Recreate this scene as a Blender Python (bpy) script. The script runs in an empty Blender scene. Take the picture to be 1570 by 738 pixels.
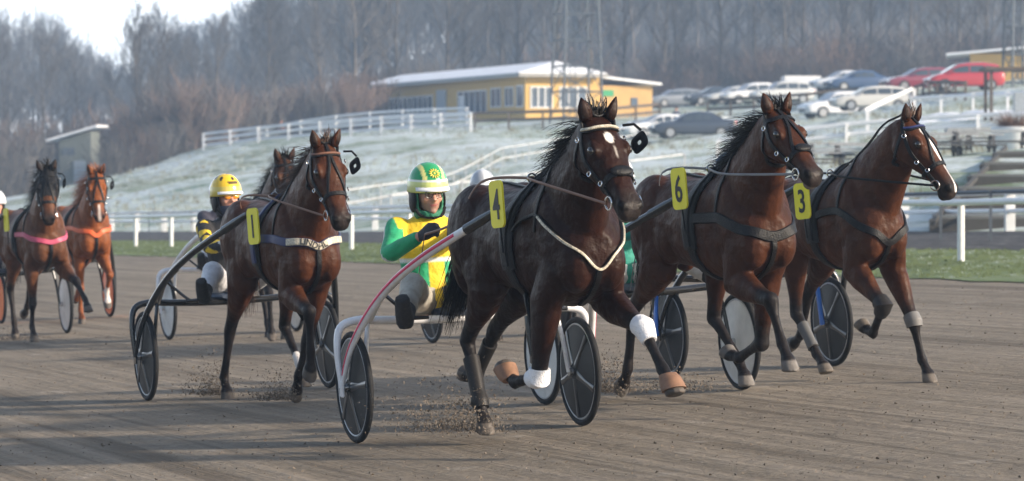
import bpy, bmesh, math, random
import numpy as np
from mathutils import Vector, Matrix, Quaternion
from mathutils.bvhtree import BVHTree

rnd = random.Random(7)
HAZE = 0.00082
SC = bpy.context.scene
COL = SC.collection
V = Vector
R = math.radians

# ------------------------------------------------------------------ camera
F = 5000.0            # focal length in photograph pixels (1570 wide)
HC = 1.68             # eye height
BANK = 0.0487         # the track is banked: it rises to the right
cam_d = bpy.data.cameras.new("camera")
cam = bpy.data.objects.new("camera", cam_d)
COL.objects.link(cam)
cam.location = (0, 0, HC)
cam.rotation_euler = (R(90), 0, 0)
cam_d.sensor_width = 36
cam_d.lens = F * 36 / 1570
cam_d.shift_y = -102 / 1570
cam_d.clip_start = 0.5
cam_d.clip_end = 6000
cam_d.dof.use_dof = True
cam_d.dof.focus_distance = 20.5
cam_d.dof.aperture_fstop = 4.5
SC.camera = cam

# ------------------------------------------------------------------ sky, sun, exposure
SUN_DIR = V((0.93, -0.37, 0)).normalized() * math.cos(R(21)) + V((0, 0, math.sin(R(21))))
world = bpy.data.worlds.new("World")
SC.world = world
world.use_nodes = True
wt = world.node_tree
bg = wt.nodes["Background"]
sky = wt.nodes.new("ShaderNodeTexSky")
sky.sky_type = 'NISHITA'
sky.sun_disc = False
sky.sun_elevation = R(21)
sky.sun_rotation = math.atan2(SUN_DIR.x, SUN_DIR.y)
sky.air_density = 1.0
sky.dust_density = 3.0
sky.ozone_density = 2.0
# thin bright winter cloud lying over the horizon
tcw = wt.nodes.new("ShaderNodeTexCoord"); sep = wt.nodes.new("ShaderNodeSeparateXYZ"); wt.links.new(tcw.outputs['Generated'], sep.inputs[0])
cr_ = wt.nodes.new("ShaderNodeValToRGB"); wt.links.new(sep.outputs[2], cr_.inputs[0])
cr_.color_ramp.elements[0].position = 0.10; cr_.color_ramp.elements[0].color = (1, 1, 1, 1)
cr_.color_ramp.elements[1].position = 0.30; cr_.color_ramp.elements[1].color = (.12, .12, .12, 1)
nzw = wt.nodes.new("ShaderNodeTexNoise"); nzw.inputs['Scale'].default_value = 5; nzw.inputs['Detail'].default_value = 5
mpw = wt.nodes.new("ShaderNodeMapping"); mpw.inputs['Scale'].default_value = (1, 1, 3); wt.links.new(tcw.outputs['Generated'], mpw.inputs[0]); wt.links.new(mpw.outputs[0], nzw.inputs['Vector'])
mrw = wt.nodes.new("ShaderNodeMapRange"); mrw.inputs[1].default_value = .3; mrw.inputs[2].default_value = .7; mrw.inputs[3].default_value = .75; mrw.inputs[4].default_value = 1.1
wt.links.new(nzw.outputs[0], mrw.inputs[0])
mlw = wt.nodes.new("ShaderNodeMath"); mlw.operation = 'MULTIPLY'; mlw.use_clamp = True; wt.links.new(cr_.outputs[0], mlw.inputs[0]); wt.links.new(mrw.outputs[0], mlw.inputs[1])
mxw = wt.nodes.new("ShaderNodeMix"); mxw.data_type = 'RGBA'; dirw = wt.nodes.new("ShaderNodeMapRange"); dirw.inputs[1].default_value = -.15; dirw.inputs[2].default_value = .75; dirw.inputs[3].default_value = .16; wt.links.new(sep.outputs[1], dirw.inputs[0])
ml2 = wt.nodes.new("ShaderNodeMath"); ml2.operation = 'MULTIPLY'; wt.links.new(mlw.outputs[0], ml2.inputs[0]); wt.links.new(dirw.outputs[0], ml2.inputs[1])
wt.links.new(ml2.outputs[0], mxw.inputs[0]); wt.links.new(sky.outputs[0], mxw.inputs[6]); mxw.inputs[7].default_value = (14.0, 14.8, 15.6, 1)
wt.links.new(mxw.outputs[2], bg.inputs[0])
bg.inputs[1].default_value = 0.115
sun_d = bpy.data.lights.new("sun", 'SUN')
sun = bpy.data.objects.new("sun", sun_d)
COL.objects.link(sun)
sun_d.energy = 4.3
sun_d.angle = R(3.0)
sun_d.color = (1.0, 0.86, 0.70)
sun.rotation_euler = (-SUN_DIR).to_track_quat('-Z', 'Y').to_euler()
SC.view_settings.view_transform = 'Standard'
SC.view_settings.look = 'None'
SC.view_settings.gamma = 1
SC.view_settings.use_curve_mapping = False
SC.view_settings.exposure = 0.82
SC.cycles.volume_bounces = 0
SC.cycles.volume_step_rate = 4
SC.cycles.max_bounces = 6
SC.cycles.transparent_max_bounces = 12

# ------------------------------------------------------------------ helpers
def P3(px, py, Y):
    return V(((px - 785) * Y / F, Y, HC - (py - 267) * Y / F))

def tag(o, label=None, cat=None, group=None, kind=None):
    if label: o['label'] = label
    if cat: o['category'] = cat
    if group: o['group'] = group
    if kind: o['kind'] = kind
    return o

def empty(name, M=None, label=None, cat=None, group=None):
    o = bpy.data.objects.new(name, None)
    o.empty_display_size = 0.2
    COL.objects.link(o)
    if M is not None: o.matrix_world = M
    return tag(o, label, cat, group)

def link_mesh(name, me, mat=None, parent=None, smooth=True):
    if mat is not None and not len(me.materials):
        for m in (mat if isinstance(mat, (list, tuple)) else [mat]): me.materials.append(m)
    if smooth and len(me.polygons):
        me.polygons.foreach_set('use_smooth', np.ones(len(me.polygons), dtype=bool))
    o = bpy.data.objects.new(name, me)
    COL.objects.link(o)
    if parent is not None: o.parent = parent
    return o

def copy_tree(o, parent=None):
    c = o.copy(); COL.objects.link(c)
    if parent is not None: c.parent = parent
    for ch in [x for x in ALLCH.get(o.name, [])]:
        pass
    for ch in list(o.children): copy_tree(ch, c)
    return c
ALLCH = {}

class MB:
    def __init__(s): s.v = []; s.f = []; s.m = []; s.mi = 0
    def add(s, vs, fs):
        b = len(s.v); s.v.extend([tuple(p) for p in vs])
        for f in fs: s.f.append(tuple(i + b for i in f)); s.m.append(s.mi)
    def box(s, c, size, rot=None, bev=0.0):
        x, y, z = [d / 2 for d in size]; c = V(c)
        if bev > 0:
            b = min(bev, x * .9, y * .9, z * .9)
            bm = bmesh.new(); bmesh.ops.create_cube(bm, size=1)
            for v in bm.verts: v.co = V((v.co.x * size[0], v.co.y * size[1], v.co.z * size[2]))
            bmesh.ops.bevel(bm, geom=bm.edges[:], offset=b, segments=2, affect='EDGES')
            bm.verts.index_update()
            s.add([c + (rot @ v.co if rot else v.co) for v in bm.verts], [[v.index for v in f.verts] for f in bm.faces])
            bm.free(); return
        vs = [V((i, j, k)) for i in (-x, x) for j in (-y, y) for k in (-z, z)]
        if rot: vs = [rot @ p for p in vs]
        s.add([c + p for p in vs], [(0, 1, 3, 2), (4, 6, 7, 5), (0, 4, 5, 1), (2, 3, 7, 6), (0, 2, 6, 4), (1, 5, 7, 3)])
    def rings(s, rs, n=12, p=2.0, closed=False, cap=True):
        """rs: list of (centre, A, B): A and B are full half-axis vectors."""
        b = len(s.v); k = len(rs)
        cs = [(math.cos(2 * math.pi * i / n), math.sin(2 * math.pi * i / n)) for i in range(n)]
        if p != 2.0:
            cs = [(math.copysign(abs(c) ** (2 / p), c), math.copysign(abs(d) ** (2 / p), d)) for c, d in cs]
        for (c, A, B) in rs:
            for (x, y) in cs: s.v.append(tuple(c + A * x + B * y))
        for j in range(k - 1 if not closed else k):
            j2 = (j + 1) % k
            for i in range(n):
                i2 = (i + 1) % n
                s.f.append((b + j * n + i, b + j * n + i2, b + j2 * n + i2, b + j2 * n + i)); s.m.append(s.mi)
        if cap and not closed:
            s.f.append(tuple(b + i for i in reversed(range(n)))); s.m.append(s.mi)
            s.f.append(tuple(b + (k - 1) * n + i for i in range(n))); s.m.append(s.mi)
    def tube(s, pts, r, n=8, closed=False, side=None, flat=1.0):
        pts = [V(p) for p in pts]; k = len(pts)
        rr = r if isinstance(r, (list, tuple)) else [r] * k
        out = []; prev = None
        for i in range(k):
            if closed: t = pts[(i + 1) % k] - pts[i - 1]
            else: t = pts[min(i + 1, k - 1)] - pts[max(i - 1, 0)]
            if t.length < 1e-9: t = V((0, 0, 1))
            t.normalize()
            if side is not None: a = V(side)
            elif prev is not None: a = prev
            else: a = V((0, 0, 1)) if abs(t.z) < .9 else V((1, 0, 0))
            a = (a - t * a.dot(t))
            if a.length < 1e-6: a = t.orthogonal()
            a.normalize(); prev = a
            bb = t.cross(a)
            out.append((pts[i], a * rr[i], bb * rr[i] * flat))
        s.rings(out, n, closed=closed)
    def ell(s, c, A, B, C, n=12, m=8):
        c = V(c); A = V(A); B = V(B); C = V(C)
        rs = []
        for j in range(m + 1):
            t = math.pi * (j + .12 * (1 if j == 0 else -1 if j == m else 0)) / m
            q = math.sin(t)
            rs.append((c - C * math.cos(t), A * q, B * q))
        s.rings(rs, n)
    def disc(s, c, axis, r, w, n=28):
        axis = V(axis).normalized(); a = axis.orthogonal().normalized(); b = axis.cross(a)
        c = V(c)
        s.rings([(c - axis * w / 2, a * r, b * r), (c + axis * w / 2, a * r, b * r)], n)
    def torus(s, c, axis, r, q, n=28, m=8, flat=1.0):
        axis = V(axis).normalized(); a = axis.orthogonal().normalized(); b = axis.cross(a); c = V(c)
        rs = []
        for i in range(n):
            t = 2 * math.pi * i / n
            d = a * math.cos(t) + b * math.sin(t)
            rs.append((c + d * r, d * q, axis * q * flat))
        s.rings(rs, m, closed=True)
    def poly(s, pts): s.add(pts, [tuple(range(len(pts)))])
    def prism(s, pts, off):
        n = len(pts); off = V(off)
        a = [V(p) for p in pts]; b = [p + off for p in a]
        s.add(a + b, [tuple(reversed(range(n))), tuple(range(n, 2 * n))] +
              [(i, (i + 1) % n, n + (i + 1) % n, n + i) for i in range(n)])
    def mesh(s, name):
        me = bpy.data.meshes.new(name)
        me.from_pydata(s.v, [], s.f)
        if any(s.m): me.polygons.foreach_set('material_index', s.m)
        me.update(); return me
    def build(s, name, mat=None, parent=None, smooth=True, fix=True):
        me = s.mesh(name)
        if fix:
            bm = bmesh.new(); bm.from_mesh(me)
            bmesh.ops.recalc_face_normals(bm, faces=bm.faces[:])
            bm.to_mesh(me); bm.free()
        o = link_mesh(name, me, mat, parent, smooth)
        if smooth:
            try: me.set_sharp_from_angle(angle=R(40))
            except Exception: pass
        return o

def remeshed(mb, voxel, it=6, fac=.5):
    """Union of the closed shells in mb as one smooth continuous skin."""
    me = mb.mesh('tmp')
    bm = bmesh.new(); bm.from_mesh(me)
    bmesh.ops.recalc_face_normals(bm, faces=bm.faces[:])
    bm.to_mesh(me); bm.free()
    o = bpy.data.objects.new('tmp', me); COL.objects.link(o)
    r = o.modifiers.new('r', 'REMESH'); r.mode = 'VOXEL'; r.voxel_size = voxel
    sm = o.modifiers.new('s', 'SMOOTH'); sm.factor = fac; sm.iterations = it
    dg = bpy.context.evaluated_depsgraph_get()
    ev = o.evaluated_get(dg)
    out = bpy.data.meshes.new_from_object(ev)
    bpy.data.objects.remove(o); bpy.data.meshes.remove(me)
    return out

def vcoords(me):
    a = np.empty(len(me.vertices) * 3); me.vertices.foreach_get('co', a); return a.reshape(-1, 3)

def paint(me, cols):
    c = np.ones((len(me.vertices), 4), dtype=np.float32); c[:, :3] = cols
    at = me.color_attributes.get('coat') or me.color_attributes.new('coat', 'FLOAT_COLOR', 'POINT')
    at.data.foreach_set('color', c.ravel())

def cr(pts, n):
    """Catmull-Rom through points, n samples per span"""
    pts = [V(p) for p in pts]; out = []
    for i in range(len(pts) - 1):
        p0 = pts[max(i - 1, 0)]; p1 = pts[i]; p2 = pts[i + 1]; p3 = pts[min(i + 2, len(pts) - 1)]
        for k in range(n):
            t = k / n
            out.append(.5 * ((2 * p1) + (p2 - p0) * t + (2 * p0 - 5 * p1 + 4 * p2 - p3) * t * t + (3 * p1 - p0 - 3 * p2 + p3) * t ** 3))
    out.append(pts[-1]); return out

# ------------------------------------------------------------------ materials
MATS = {}
def mat(name, col, rough=.6, metal=0, var=.15, scale=8, bump=0, bscale=40, attr=None, bdist=.02, rvar=0, spec=.5, sheen=0, coat=0, alpha=1, trans=0, stretch=None, sheen_col=None):
    if name in MATS: return MATS[name]
    m = bpy.data.materials.new(name); m.use_nodes = True
    nt = m.node_tree; N = nt.nodes; L = nt.links; b = N['Principled BSDF']
    b.inputs['Roughness'].default_value = rough; b.inputs['Metallic'].default_value = metal
    b.inputs['Specular IOR Level'].default_value = spec
    b.inputs['Sheen Weight'].default_value = sheen
    b.inputs['Coat Weight'].default_value = coat
    b.inputs['Alpha'].default_value = alpha
    b.inputs['Transmission Weight'].default_value = trans
    tc = N.new('ShaderNodeTexCoord')
    vec = tc.outputs['Object']
    if stretch:
        mp = N.new('ShaderNodeMapping'); mp.inputs['Scale'].default_value = stretch
        L.new(vec, mp.inputs[0]); vec = mp.outputs[0]
    nz = N.new('ShaderNodeTexNoise'); nz.inputs['Scale'].default_value = scale; nz.inputs['Detail'].default_value = 6
    L.new(vec, nz.inputs['Vector'])
    mr = N.new('ShaderNodeMapRange'); mr.inputs[1].default_value = .25; mr.inputs[2].default_value = .75
    mr.inputs[3].default_value = 1 - var; mr.inputs[4].default_value = 1 + var
    L.new(nz.outputs[0], mr.inputs[0])
    mx = N.new('ShaderNodeMix'); mx.data_type = 'RGBA'; mx.blend_type = 'MULTIPLY'; mx.inputs[0].default_value = 1
    if attr:
        at = N.new('ShaderNodeAttribute'); at.attribute_name = attr; L.new(at.outputs['Color'], mx.inputs[6])
    else: mx.inputs[6].default_value = (*col, 1)
    L.new(mr.outputs[0], mx.inputs[7]); L.new(mx.outputs[2], b.inputs['Base Color'])
    if bump:
        n2 = N.new('ShaderNodeTexNoise'); n2.inputs['Scale'].default_value = bscale; n2.inputs['Detail'].default_value = 4
        L.new(vec, n2.inputs['Vector'])
        bp = N.new('ShaderNodeBump'); bp.inputs['Strength'].default_value = bump; bp.inputs['Distance'].default_value = bdist
        L.new(n2.outputs[0], bp.inputs['Height']); L.new(bp.outputs[0], b.inputs['Normal'])
    if rvar:
        n3 = N.new('ShaderNodeTexNoise'); n3.inputs['Scale'].default_value = 16; n3.inputs['Detail'].default_value = 8; n3.inputs['Roughness'].default_value = .7; L.new(vec, n3.inputs['Vector'])
        m3 = N.new('ShaderNodeMapRange'); m3.inputs[1].default_value = .3; m3.inputs[2].default_value = .7; m3.inputs[3].default_value = rough - rvar; m3.inputs[4].default_value = rough + rvar; L.new(n3.outputs[0], m3.inputs[0]); L.new(m3.outputs[0], b.inputs['Roughness'])
    MATS[name] = m
    return m

M_leather = mat('black_leather', (.008, .008, .009), .45, spec=.22, bump=.3, bscale=90)
M_brownleather = mat('brown_leather', (.16, .075, .045), .5)
M_steel = mat('steel', (.62, .62, .62), .22, 1, var=.05)
M_rubber = mat('rubber', (.016, .016, .017), .75, spec=.25, var=.3, bump=.2)
M_blackpaint = mat('black_paint', (.015, .016, .018), .22, coat=.5, var=.2)
M_silver = mat('silver_paint', (.74, .74, .76), .32, .0, coat=.4, var=.14, scale=12)
M_white = mat('white_paint', (.78, .78, .78), .4, var=.08)
M_whitecloth = mat('white_bandage', (.82, .82, .84), .85, var=.06, bump=.5, bscale=120)
M_blue = mat('blue_paint', (.035, .17, .62), .3, var=.15, coat=.4)
M_red = mat('red_stripe', (.62, .03, .10), .35)
M_disc = mat('dark_disc', (.017, .018, .020), .45, var=.6, scale=5, spec=.2)
M_discw = mat('white_disc', (.66, .66, .64), .45, var=.16, scale=9)
M_disco = mat('orange_disc', (.95, .20, .03), .45, var=.1)
M_rim = mat('pale_rim', (.5, .5, .51), .4, var=.2)
M_skin = mat('skin', (.50, .25, .18), .5, attr='coat', var=.1, scale=20)
M_yellow = mat('plate_yellow', (.83, .74, .03), .45, var=.06)
M_digit = mat('digit_black', (.012, .012, .014), .5)
M_cloth = mat('clothing', (1, 1, 1), .7, attr='coat', var=.20, scale=14, bump=1.0, bscale=13, sheen=.05)
M_shell = mat('helmet_shell', (1, 1, 1), .25, attr='coat', var=.04, coat=.5)
M_tan = mat('tan_rubber', (.22, .115, .065), .65, var=.35, scale=18)
M_darkboot = mat('dark_hock_boot', (.018, .016, .015), .5, spec=.25, var=.3)
M_coat = mat('horse_coat', (1, 1, 1), .46, attr='coat', var=.38, scale=9, spec=.12, sheen=.0, bump=.55, bdist=.045, rvar=.09, bscale=9)
def dusty(m):
    nt = m.node_tree; N = nt.nodes; L = nt.links; b = N['Principled BSDF']
    src = b.inputs['Base Color'].links[0].from_socket
    tc = N.new('ShaderNodeTexCoord'); nz = N.new('ShaderNodeTexNoise'); nz.inputs['Scale'].default_value = 55; nz.inputs['Detail'].default_value = 4
    L.new(tc.outputs['Object'], nz.inputs['Vector'])
    n2 = N.new('ShaderNodeTexNoise'); n2.inputs['Scale'].default_value = 3.5; L.new(tc.outputs['Object'], n2.inputs['Vector'])
    m1 = N.new('ShaderNodeMapRange'); m1.inputs[1].default_value = .60; m1.inputs[2].default_value = .72; L.new(nz.outputs[0], m1.inputs[0])
    m2 = N.new('ShaderNodeMapRange'); m2.inputs[1].default_value = .40; m2.inputs[2].default_value = .68; m2.inputs[4].default_value = .40 if m is not M_coat else .16; L.new(n2.outputs[0], m2.inputs[0])
    mu = N.new('ShaderNodeMath'); mu.operation = 'MULTIPLY'; L.new(m1.outputs[0], mu.inputs[0]); L.new(m2.outputs[0], mu.inputs[1])
    mx = N.new('ShaderNodeMix'); mx.data_type = 'RGBA'; L.new(mu.outputs[0], mx.inputs[0]); L.new(src, mx.inputs[6]); mx.inputs[7].default_value = (.15, .12, .095, 1)
    L.new(mx.outputs[2], b.inputs['Base Color'])
for _m in (M_coat, M_cloth, M_silver, M_blackpaint, M_whitecloth, M_darkboot, M_disc, M_discw): dusty(_m)
M_eye = mat('dark_eye', (.008, .006, .005), .05, coat=1)
M_hairk = mat('black_hair', (.010, .008, .007), .5, spec=.25, var=.4, scale=30)
M_hairb = mat('brown_hair', (.06, .03, .018), .5, var=.4, scale=30)
M_hairc = mat('chestnut_hair', (.36, .13, .05), .5, var=.35, scale=30)
M_navy = mat('navy_webbing', (.018, .026, .10), .5)
M_goldt = mat('pale_gold', (.50, .45, .35), .45, var=.6, scale=90)
M_pink = mat('pink_webbing', (.50, .07, .14), .5)
M_orange = mat('orange_webbing', (.70, .12, .03), .5)
M_glassdark = mat('dark_glass', (.02, .025, .03), .06, coat=1, var=.1)
M_amber = mat('amber_lens', (.85, .32, .02), .1, coat=1)
# ------------------------------------------------------------------ terrain
TH = R(20)
HX, HY = math.sin(TH), -math.cos(TH)       # the way the horses run
NX, NY = math.cos(TH), math.sin(TH)        # across the track, away from the camera
def nt2xy(n, t): return (n * NX + t * HX, n * NY + t * HY)
def xy2n(x, y): return x * NX + y * NY

CP = []
for (px, py, Y) in [
    (1500, 238, 85), (1500, 213, 130), (1500, 172, 165), (1500, 139, 190), (1500, 128, 240),
    (1330, 240, 85), (1330, 216, 135), (1330, 177, 205), (1330, 150, 220), (1330, 138, 260),
    (1060, 305, 88), (1060, 255, 140), (1060, 222, 200), (1060, 180, 228), (1130, 163, 245), (1060, 168, 280),
    (785, 305, 110), (785, 255, 150), (785, 210, 205), (785, 188, 228), (785, 184, 280),
    (600, 325, 115), (600, 268, 170), (600, 208, 215), (600, 192, 240), (600, 190, 290),
    (400, 345, 135), (400, 280, 180), (400, 221, 225), (400, 215, 270),
    (300, 330, 150), (300, 275, 190), (300, 228, 230), (300, 225, 280),
    (190, 336, 160), (190, 308, 200), (190, 284, 235), (190, 276, 280), (60, 338, 180), (0, 340, 200), (120, 292, 232), (60, 310, 232), (0, 324, 235), (60, 300, 280), (0, 305, 285),
    (-250, 340, 200), (-300, 315, 300), (1750, 232, 85), (1750, 205, 130), (1750, 150, 165), (1750, 110, 200), (1750, 115, 260)]:
    CP.append(P3(px, py, Y))
CP = np.array([tuple(p) for p in CP])
for n, t in [(30, -30), (30, -60), (30, -90), (30, -120), (30, -150), (30, -190), (30, -230), (33, -60), (33, -100), (33, -140)]:
    x, y = nt2xy(n, t); CP = np.vstack([CP, [x, y, BANK * x * .9]])
def _phi(d): return d
_d = np.sqrt(((CP[:, None, :2] - CP[None, :, :2]) ** 2).sum(2))
_n = len(CP)
_A = np.zeros((_n + 3, _n + 3)); _A[:_n, :_n] = -_d + np.eye(_n) * .5
_A[:_n, _n] = 1; _A[:_n, _n + 1:] = CP[:, :2]; _A[_n:, :_n] = _A[:_n, _n:].T
_w = np.linalg.solve(_A, np.concatenate([CP[:, 2], [0, 0, 0]]))
def ss(x, a, b):
    t = np.clip((x - a) / (b - a), 0, 1); return t * t * (3 - 2 * t)
def ground(x, y):
    x = np.asarray(x, dtype=float); y = np.asarray(y, dtype=float)
    sh = x.shape; x = x.ravel(); y = y.ravel()
    xe = np.clip(x, -60, 48); ye = np.clip(y, 10, 300)
    r = -np.sqrt((xe[:, None] - CP[None, :, 0]) ** 2 + (ye[:, None] - CP[None, :, 1]) ** 2) @ _w[:_n] + _w[_n] + _w[_n + 1] * xe + _w[_n + 2] * ye
    r = np.clip(r, -4, 9)
    hill = 36 * ss(y, 285, 720) * (0.22 + .78 * ss(x / np.maximum(y, 1) * 280, -25, 10))
    r = r + hill
    pl = BANK * np.clip(x, -30, 30)
    k = ss(x * NX + y * NY, 30.5, 36)
    z = pl * (1 - k) + r * k
    far = ss(y, 1200, 2000); z = z * (1 - far)
    return z.reshape(sh)
def gz(x, y): return float(ground(np.array([x]), np.array([y]))[0])

def gmat(name, build):
    m = bpy.data.materials.new(name); m.use_nodes = True
    nt = m.node_tree; b = nt.nodes['Principled BSDF']
    geo = nt.nodes.new('ShaderNodeNewGeometry')
    def mapping(scale, rot=0):
        mp = nt.nodes.new('ShaderNodeMapping'); mp.inputs['Scale'].default_value = scale; mp.inputs['Rotation'].default_value = (0, 0, rot)
        # rotate first, then scale
        r = nt.nodes.new('ShaderNodeVectorRotate'); r.rotation_type = 'Z_AXIS'; r.inputs['Angle'].default_value = rot
        mp.inputs['Rotation'].default_value = (0, 0, 0)
        nt.links.new(geo.outputs['Position'], r.inputs['Vector']); nt.links.new(r.outputs[0], mp.inputs[0])
        return mp.outputs[0]
    def noise(vec, scale, detail=6, rough=.55):
        n = nt.nodes.new('ShaderNodeTexNoise'); n.inputs['Scale'].default_value = scale; n.inputs['Detail'].default_value = detail
        n.inputs['Roughness'].default_value = rough; nt.links.new(vec, n.inputs['Vector']); return n.outputs[0]
    def ramp(fac, stops):
        r = nt.nodes.new('ShaderNodeValToRGB'); e = r.color_ramp.elements
        while len(e) > 1: e.remove(e[-1])
        e[0].position = stops[0][0]; e[0].color = (*stops[0][1], 1)
        for p, c in stops[1:]:
            q = e.new(p); q.color = (*c, 1)
        nt.links.new(fac, r.inputs[0]); return r.outputs[0]
    def mix(f, a, c, mode='MIX'):
        x = nt.nodes.new('ShaderNodeMix'); x.data_type = 'RGBA'; x.blend_type = mode
        for s, v in ((0, f), (6, a), (7, c)):
            if isinstance(v, (int, float)): x.inputs[s].default_value = v
            elif isinstance(v, tuple): x.inputs[s].default_value = (*v, 1)
            else: nt.links.new(v, x.inputs[s])
        return x.outputs[2]
    def math_(op, a, c=0):
        x = nt.nodes.new('ShaderNodeMath'); x.operation = op
        for s, v in ((0, a), (1, c)):
            if isinstance(v, (int, float)): x.inputs[s].default_value = v
            else: nt.links.new(v, x.inputs[s])
        return x.outputs[0]
    def bump(h, strength, dist):
        p = nt.nodes.new('ShaderNodeBump'); p.inputs['Strength'].default_value = strength; p.inputs['Distance'].default_value = dist
        nt.links.new(h, p.inputs['Height']); nt.links.new(p.outputs[0], b.inputs['Normal'])
    col, rough = build(mapping, noise, ramp, mix, math_, bump)
    nt.links.new(col, b.inputs['Base Color'])
    b.inputs['Roughness'].default_value = rough; b.inputs['Specular IOR Level'].default_value = .2
    return m

def SEP(vec):
    nt = vec.node.id_data
    s = nt.nodes.new('ShaderNodeSeparateXYZ'); nt.links.new(vec, s.inputs[0])
    m = nt.nodes.new('ShaderNodeMapRange'); m.inputs[1].default_value = 262 * .05; m.inputs[2].default_value = 272 * .05; nt.links.new(s.outputs[1], m.inputs[0]); return m.outputs[0]
def frost(mapping, noise, ramp, mix, math_, bump):
    big = noise(mapping((.014, .085, .10)), 1.0, 5, .6); mid = noise(mapping((.10, .16, .2)), 1.0, 5); fine = noise(mapping((.75, 1.3, .9)), 1.0, 8, .72)
    grass = ramp(big, [(.36, (.150, .165, .075)), (.5, (.150, .200, .090)), (.66, (.095, .165, .085))])
    straw = mix(ramp(mid, [(.54, (0, 0, 0)), (.70, (.8, .8, .8))]), grass, (.26, .225, .165))
    f = math_('ADD', math_('MULTIPLY', fine, .62), math_('MULTIPLY', mid, .45))
    f = math_('ADD', f, math_('MULTIPLY', big, .18))
    fm = ramp(f, [(.535, (.04, .04, .04)), (.67, (1, 1, 1))])
    c = mix(fm, straw, (.56, .62, .62))
    far = mapping((0, .05, 0))
    sp = SEP(far)
    wood = ramp(fine, [(.35, (.060, .052, .045)), (.6, (.105, .092, .080)), (.75, (.17, .16, .15))])
    c = mix(sp, c, wood)
    bump(fine, .8, .15)
    return c, .9
M_frost = gmat('frosty_grass', frost)
def track_(mapping, noise, ramp, mix, math_, bump):
    along = mapping((5.5, .14, 1), R(-20)); fine = noise(mapping((26, 26, 26)), 1, 8, .75)
    st = noise(along, 1.0, 6, .65); bigp = noise(mapping((.35, .18, .35), R(-20)), 1, 4)
    clod = noise(mapping((9, 9, 9)), 1, 5, .6)
    a = math_('ADD', math_('MULTIPLY', st, .38), math_('MULTIPLY', fine, .30))
    a = math_('ADD', a, math_('MULTIPLY', bigp, .18)); a = math_('ADD', a, math_('MULTIPLY', clod, .14))
    c = ramp(a, [(.36, (.100, .081, .060)), (.48, (.190, .158, .120)), (.62, (.295, .250, .197))])
    pit = noise(mapping((2.4, 1.5, 2), R(-20)), 1.0, 5, .62)
    c = mix(ramp(pit, [(.60, (0, 0, 0)), (.70, (.6, .6, .6))]), c, (.10, .082, .064))
    c = mix(ramp(pit, [(.30, (.4, .4, .4)), (.38, (0, 0, 0))]), c, (.40, .36, .31))
    rut = noise(mapping((2.6, .07, 1), R(-20)), 1.0, 3, .6)
    c = mix(ramp(rut, [(.56, (0, 0, 0)), (.66, (.75, .75, .75))]), c, (.105, .084, .062))
    clod = math_('SUBTRACT', clod, math_('MULTIPLY', pit, 1.1))
    h = math_('ADD', math_('MULTIPLY', clod, .7), math_('ADD', math_('MULTIPLY', st, 1.1), math_('MULTIPLY', fine, .3)))
    bump(h, .9, .06)
    return c, .92
M_track = gmat('track_dirt', track_)
def gravel_(mapping, noise, ramp, mix, math_, bump):
    a = noise(mapping((4, 1.5, 4)), 1, 7, .7)
    c = ramp(a, [(.35, (.035, .033, .035)), (.6, (.085, .08, .078)), (.72, (.2, .2, .2))]); bump(a, .7, .1); return c, .9
M_gravel = gmat('dark_gravel', gravel_)
def verge_(mapping, noise, ramp, mix, math_, bump):
    a = noise(mapping((1.1, .5, 1)), 1, 6, .65); f = noise(mapping((8, 3, 8)), 1, 6, .7)
    g = ramp(a, [(.35, (.10, .125, .045)), (.5, (.125, .168, .068)), (.65, (.17, .20, .10))])
    c = mix(ramp(math_('ADD', math_('MULTIPLY', f, .6), math_('MULTIPLY', a, .4)), [(.56, (0, 0, 0)), (.7, (1, 1, 1))]), g, (.5, .56, .5))
    bump(f, .7, .06); return c, .9
M_verge = gmat('green_verge', verge_)

def sheet(name, f, us, vs, m, kind='structure'):
    U, W = np.meshgrid(us, vs, indexing='ij')
    P = f(U, W); nu, nv = U.shape
    idx = np.arange(nu * nv).reshape(nu, nv)
    q = np.stack([idx[:-1, :-1], idx[1:, :-1], idx[1:, 1:], idx[:-1, 1:]], -1).reshape(-1, 4)
    me = bpy.data.meshes.new(name)
    me.from_pydata(P.reshape(-1, 3).tolist(), [], q.tolist()); me.update()
    if me.polygons[0].normal.z < 0: me.flip_normals()
    o = link_mesh(name, me, m); tag(o, kind=kind); return o

xs = np.concatenate([np.array([-2500, -1200, -600, -300, -180]), np.linspace(-130, 150, 190), np.array([180, 300, 600, 1200, 2500])])
ys = np.concatenate([np.array([-60, -30]), np.linspace(-10, 300, 190), np.linspace(304, 760, 60), np.array([850, 1000, 1200, 2000, 4500])])
def fterr(X, Y):
    Z = ground(X, Y)
    n = xy2n(X, Y)
    lump = np.sin(X * 1.3 + np.sin(Y * .7)) * np.sin(Y * .9 + X * .4) * .08 + np.sin(X * .31 + Y * .17) * .1
    Z = Z + lump * ss(n, 33, 40) - .06 * (n < 31.5)
    return np.stack([X, Y, Z], -1)
sheet('ground', fterr, xs, ys, M_frost)
def strip(name, n0, n1, dz, m, dn=.0, steps=6):
    rr = np.random.RandomState(3)
    def f(Nn, T):
        e = (np.sin(T * 1.9) + np.sin(T * .77 + 1) + np.sin(T * 5.1)) * dn
        Nn = Nn + e * ((Nn == n1) | (Nn == n0))
        X, Y = Nn * NX + T * HX, Nn * NY + T * HY
        return np.stack([X, Y, BANK * np.clip(X, -30, 30) + dz], -1)
    return sheet(name, f, np.linspace(n0, n1, steps), np.linspace(40, -260, 400), m)
strip('race_track', -25, 20.2, 0.0, M_track, .0)
strip('grass_verge', 20.05, 26.4, .014, M_verge, .07)
strip('gravel_road', 26.2, 32.2, .024, M_gravel, .05)

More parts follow.
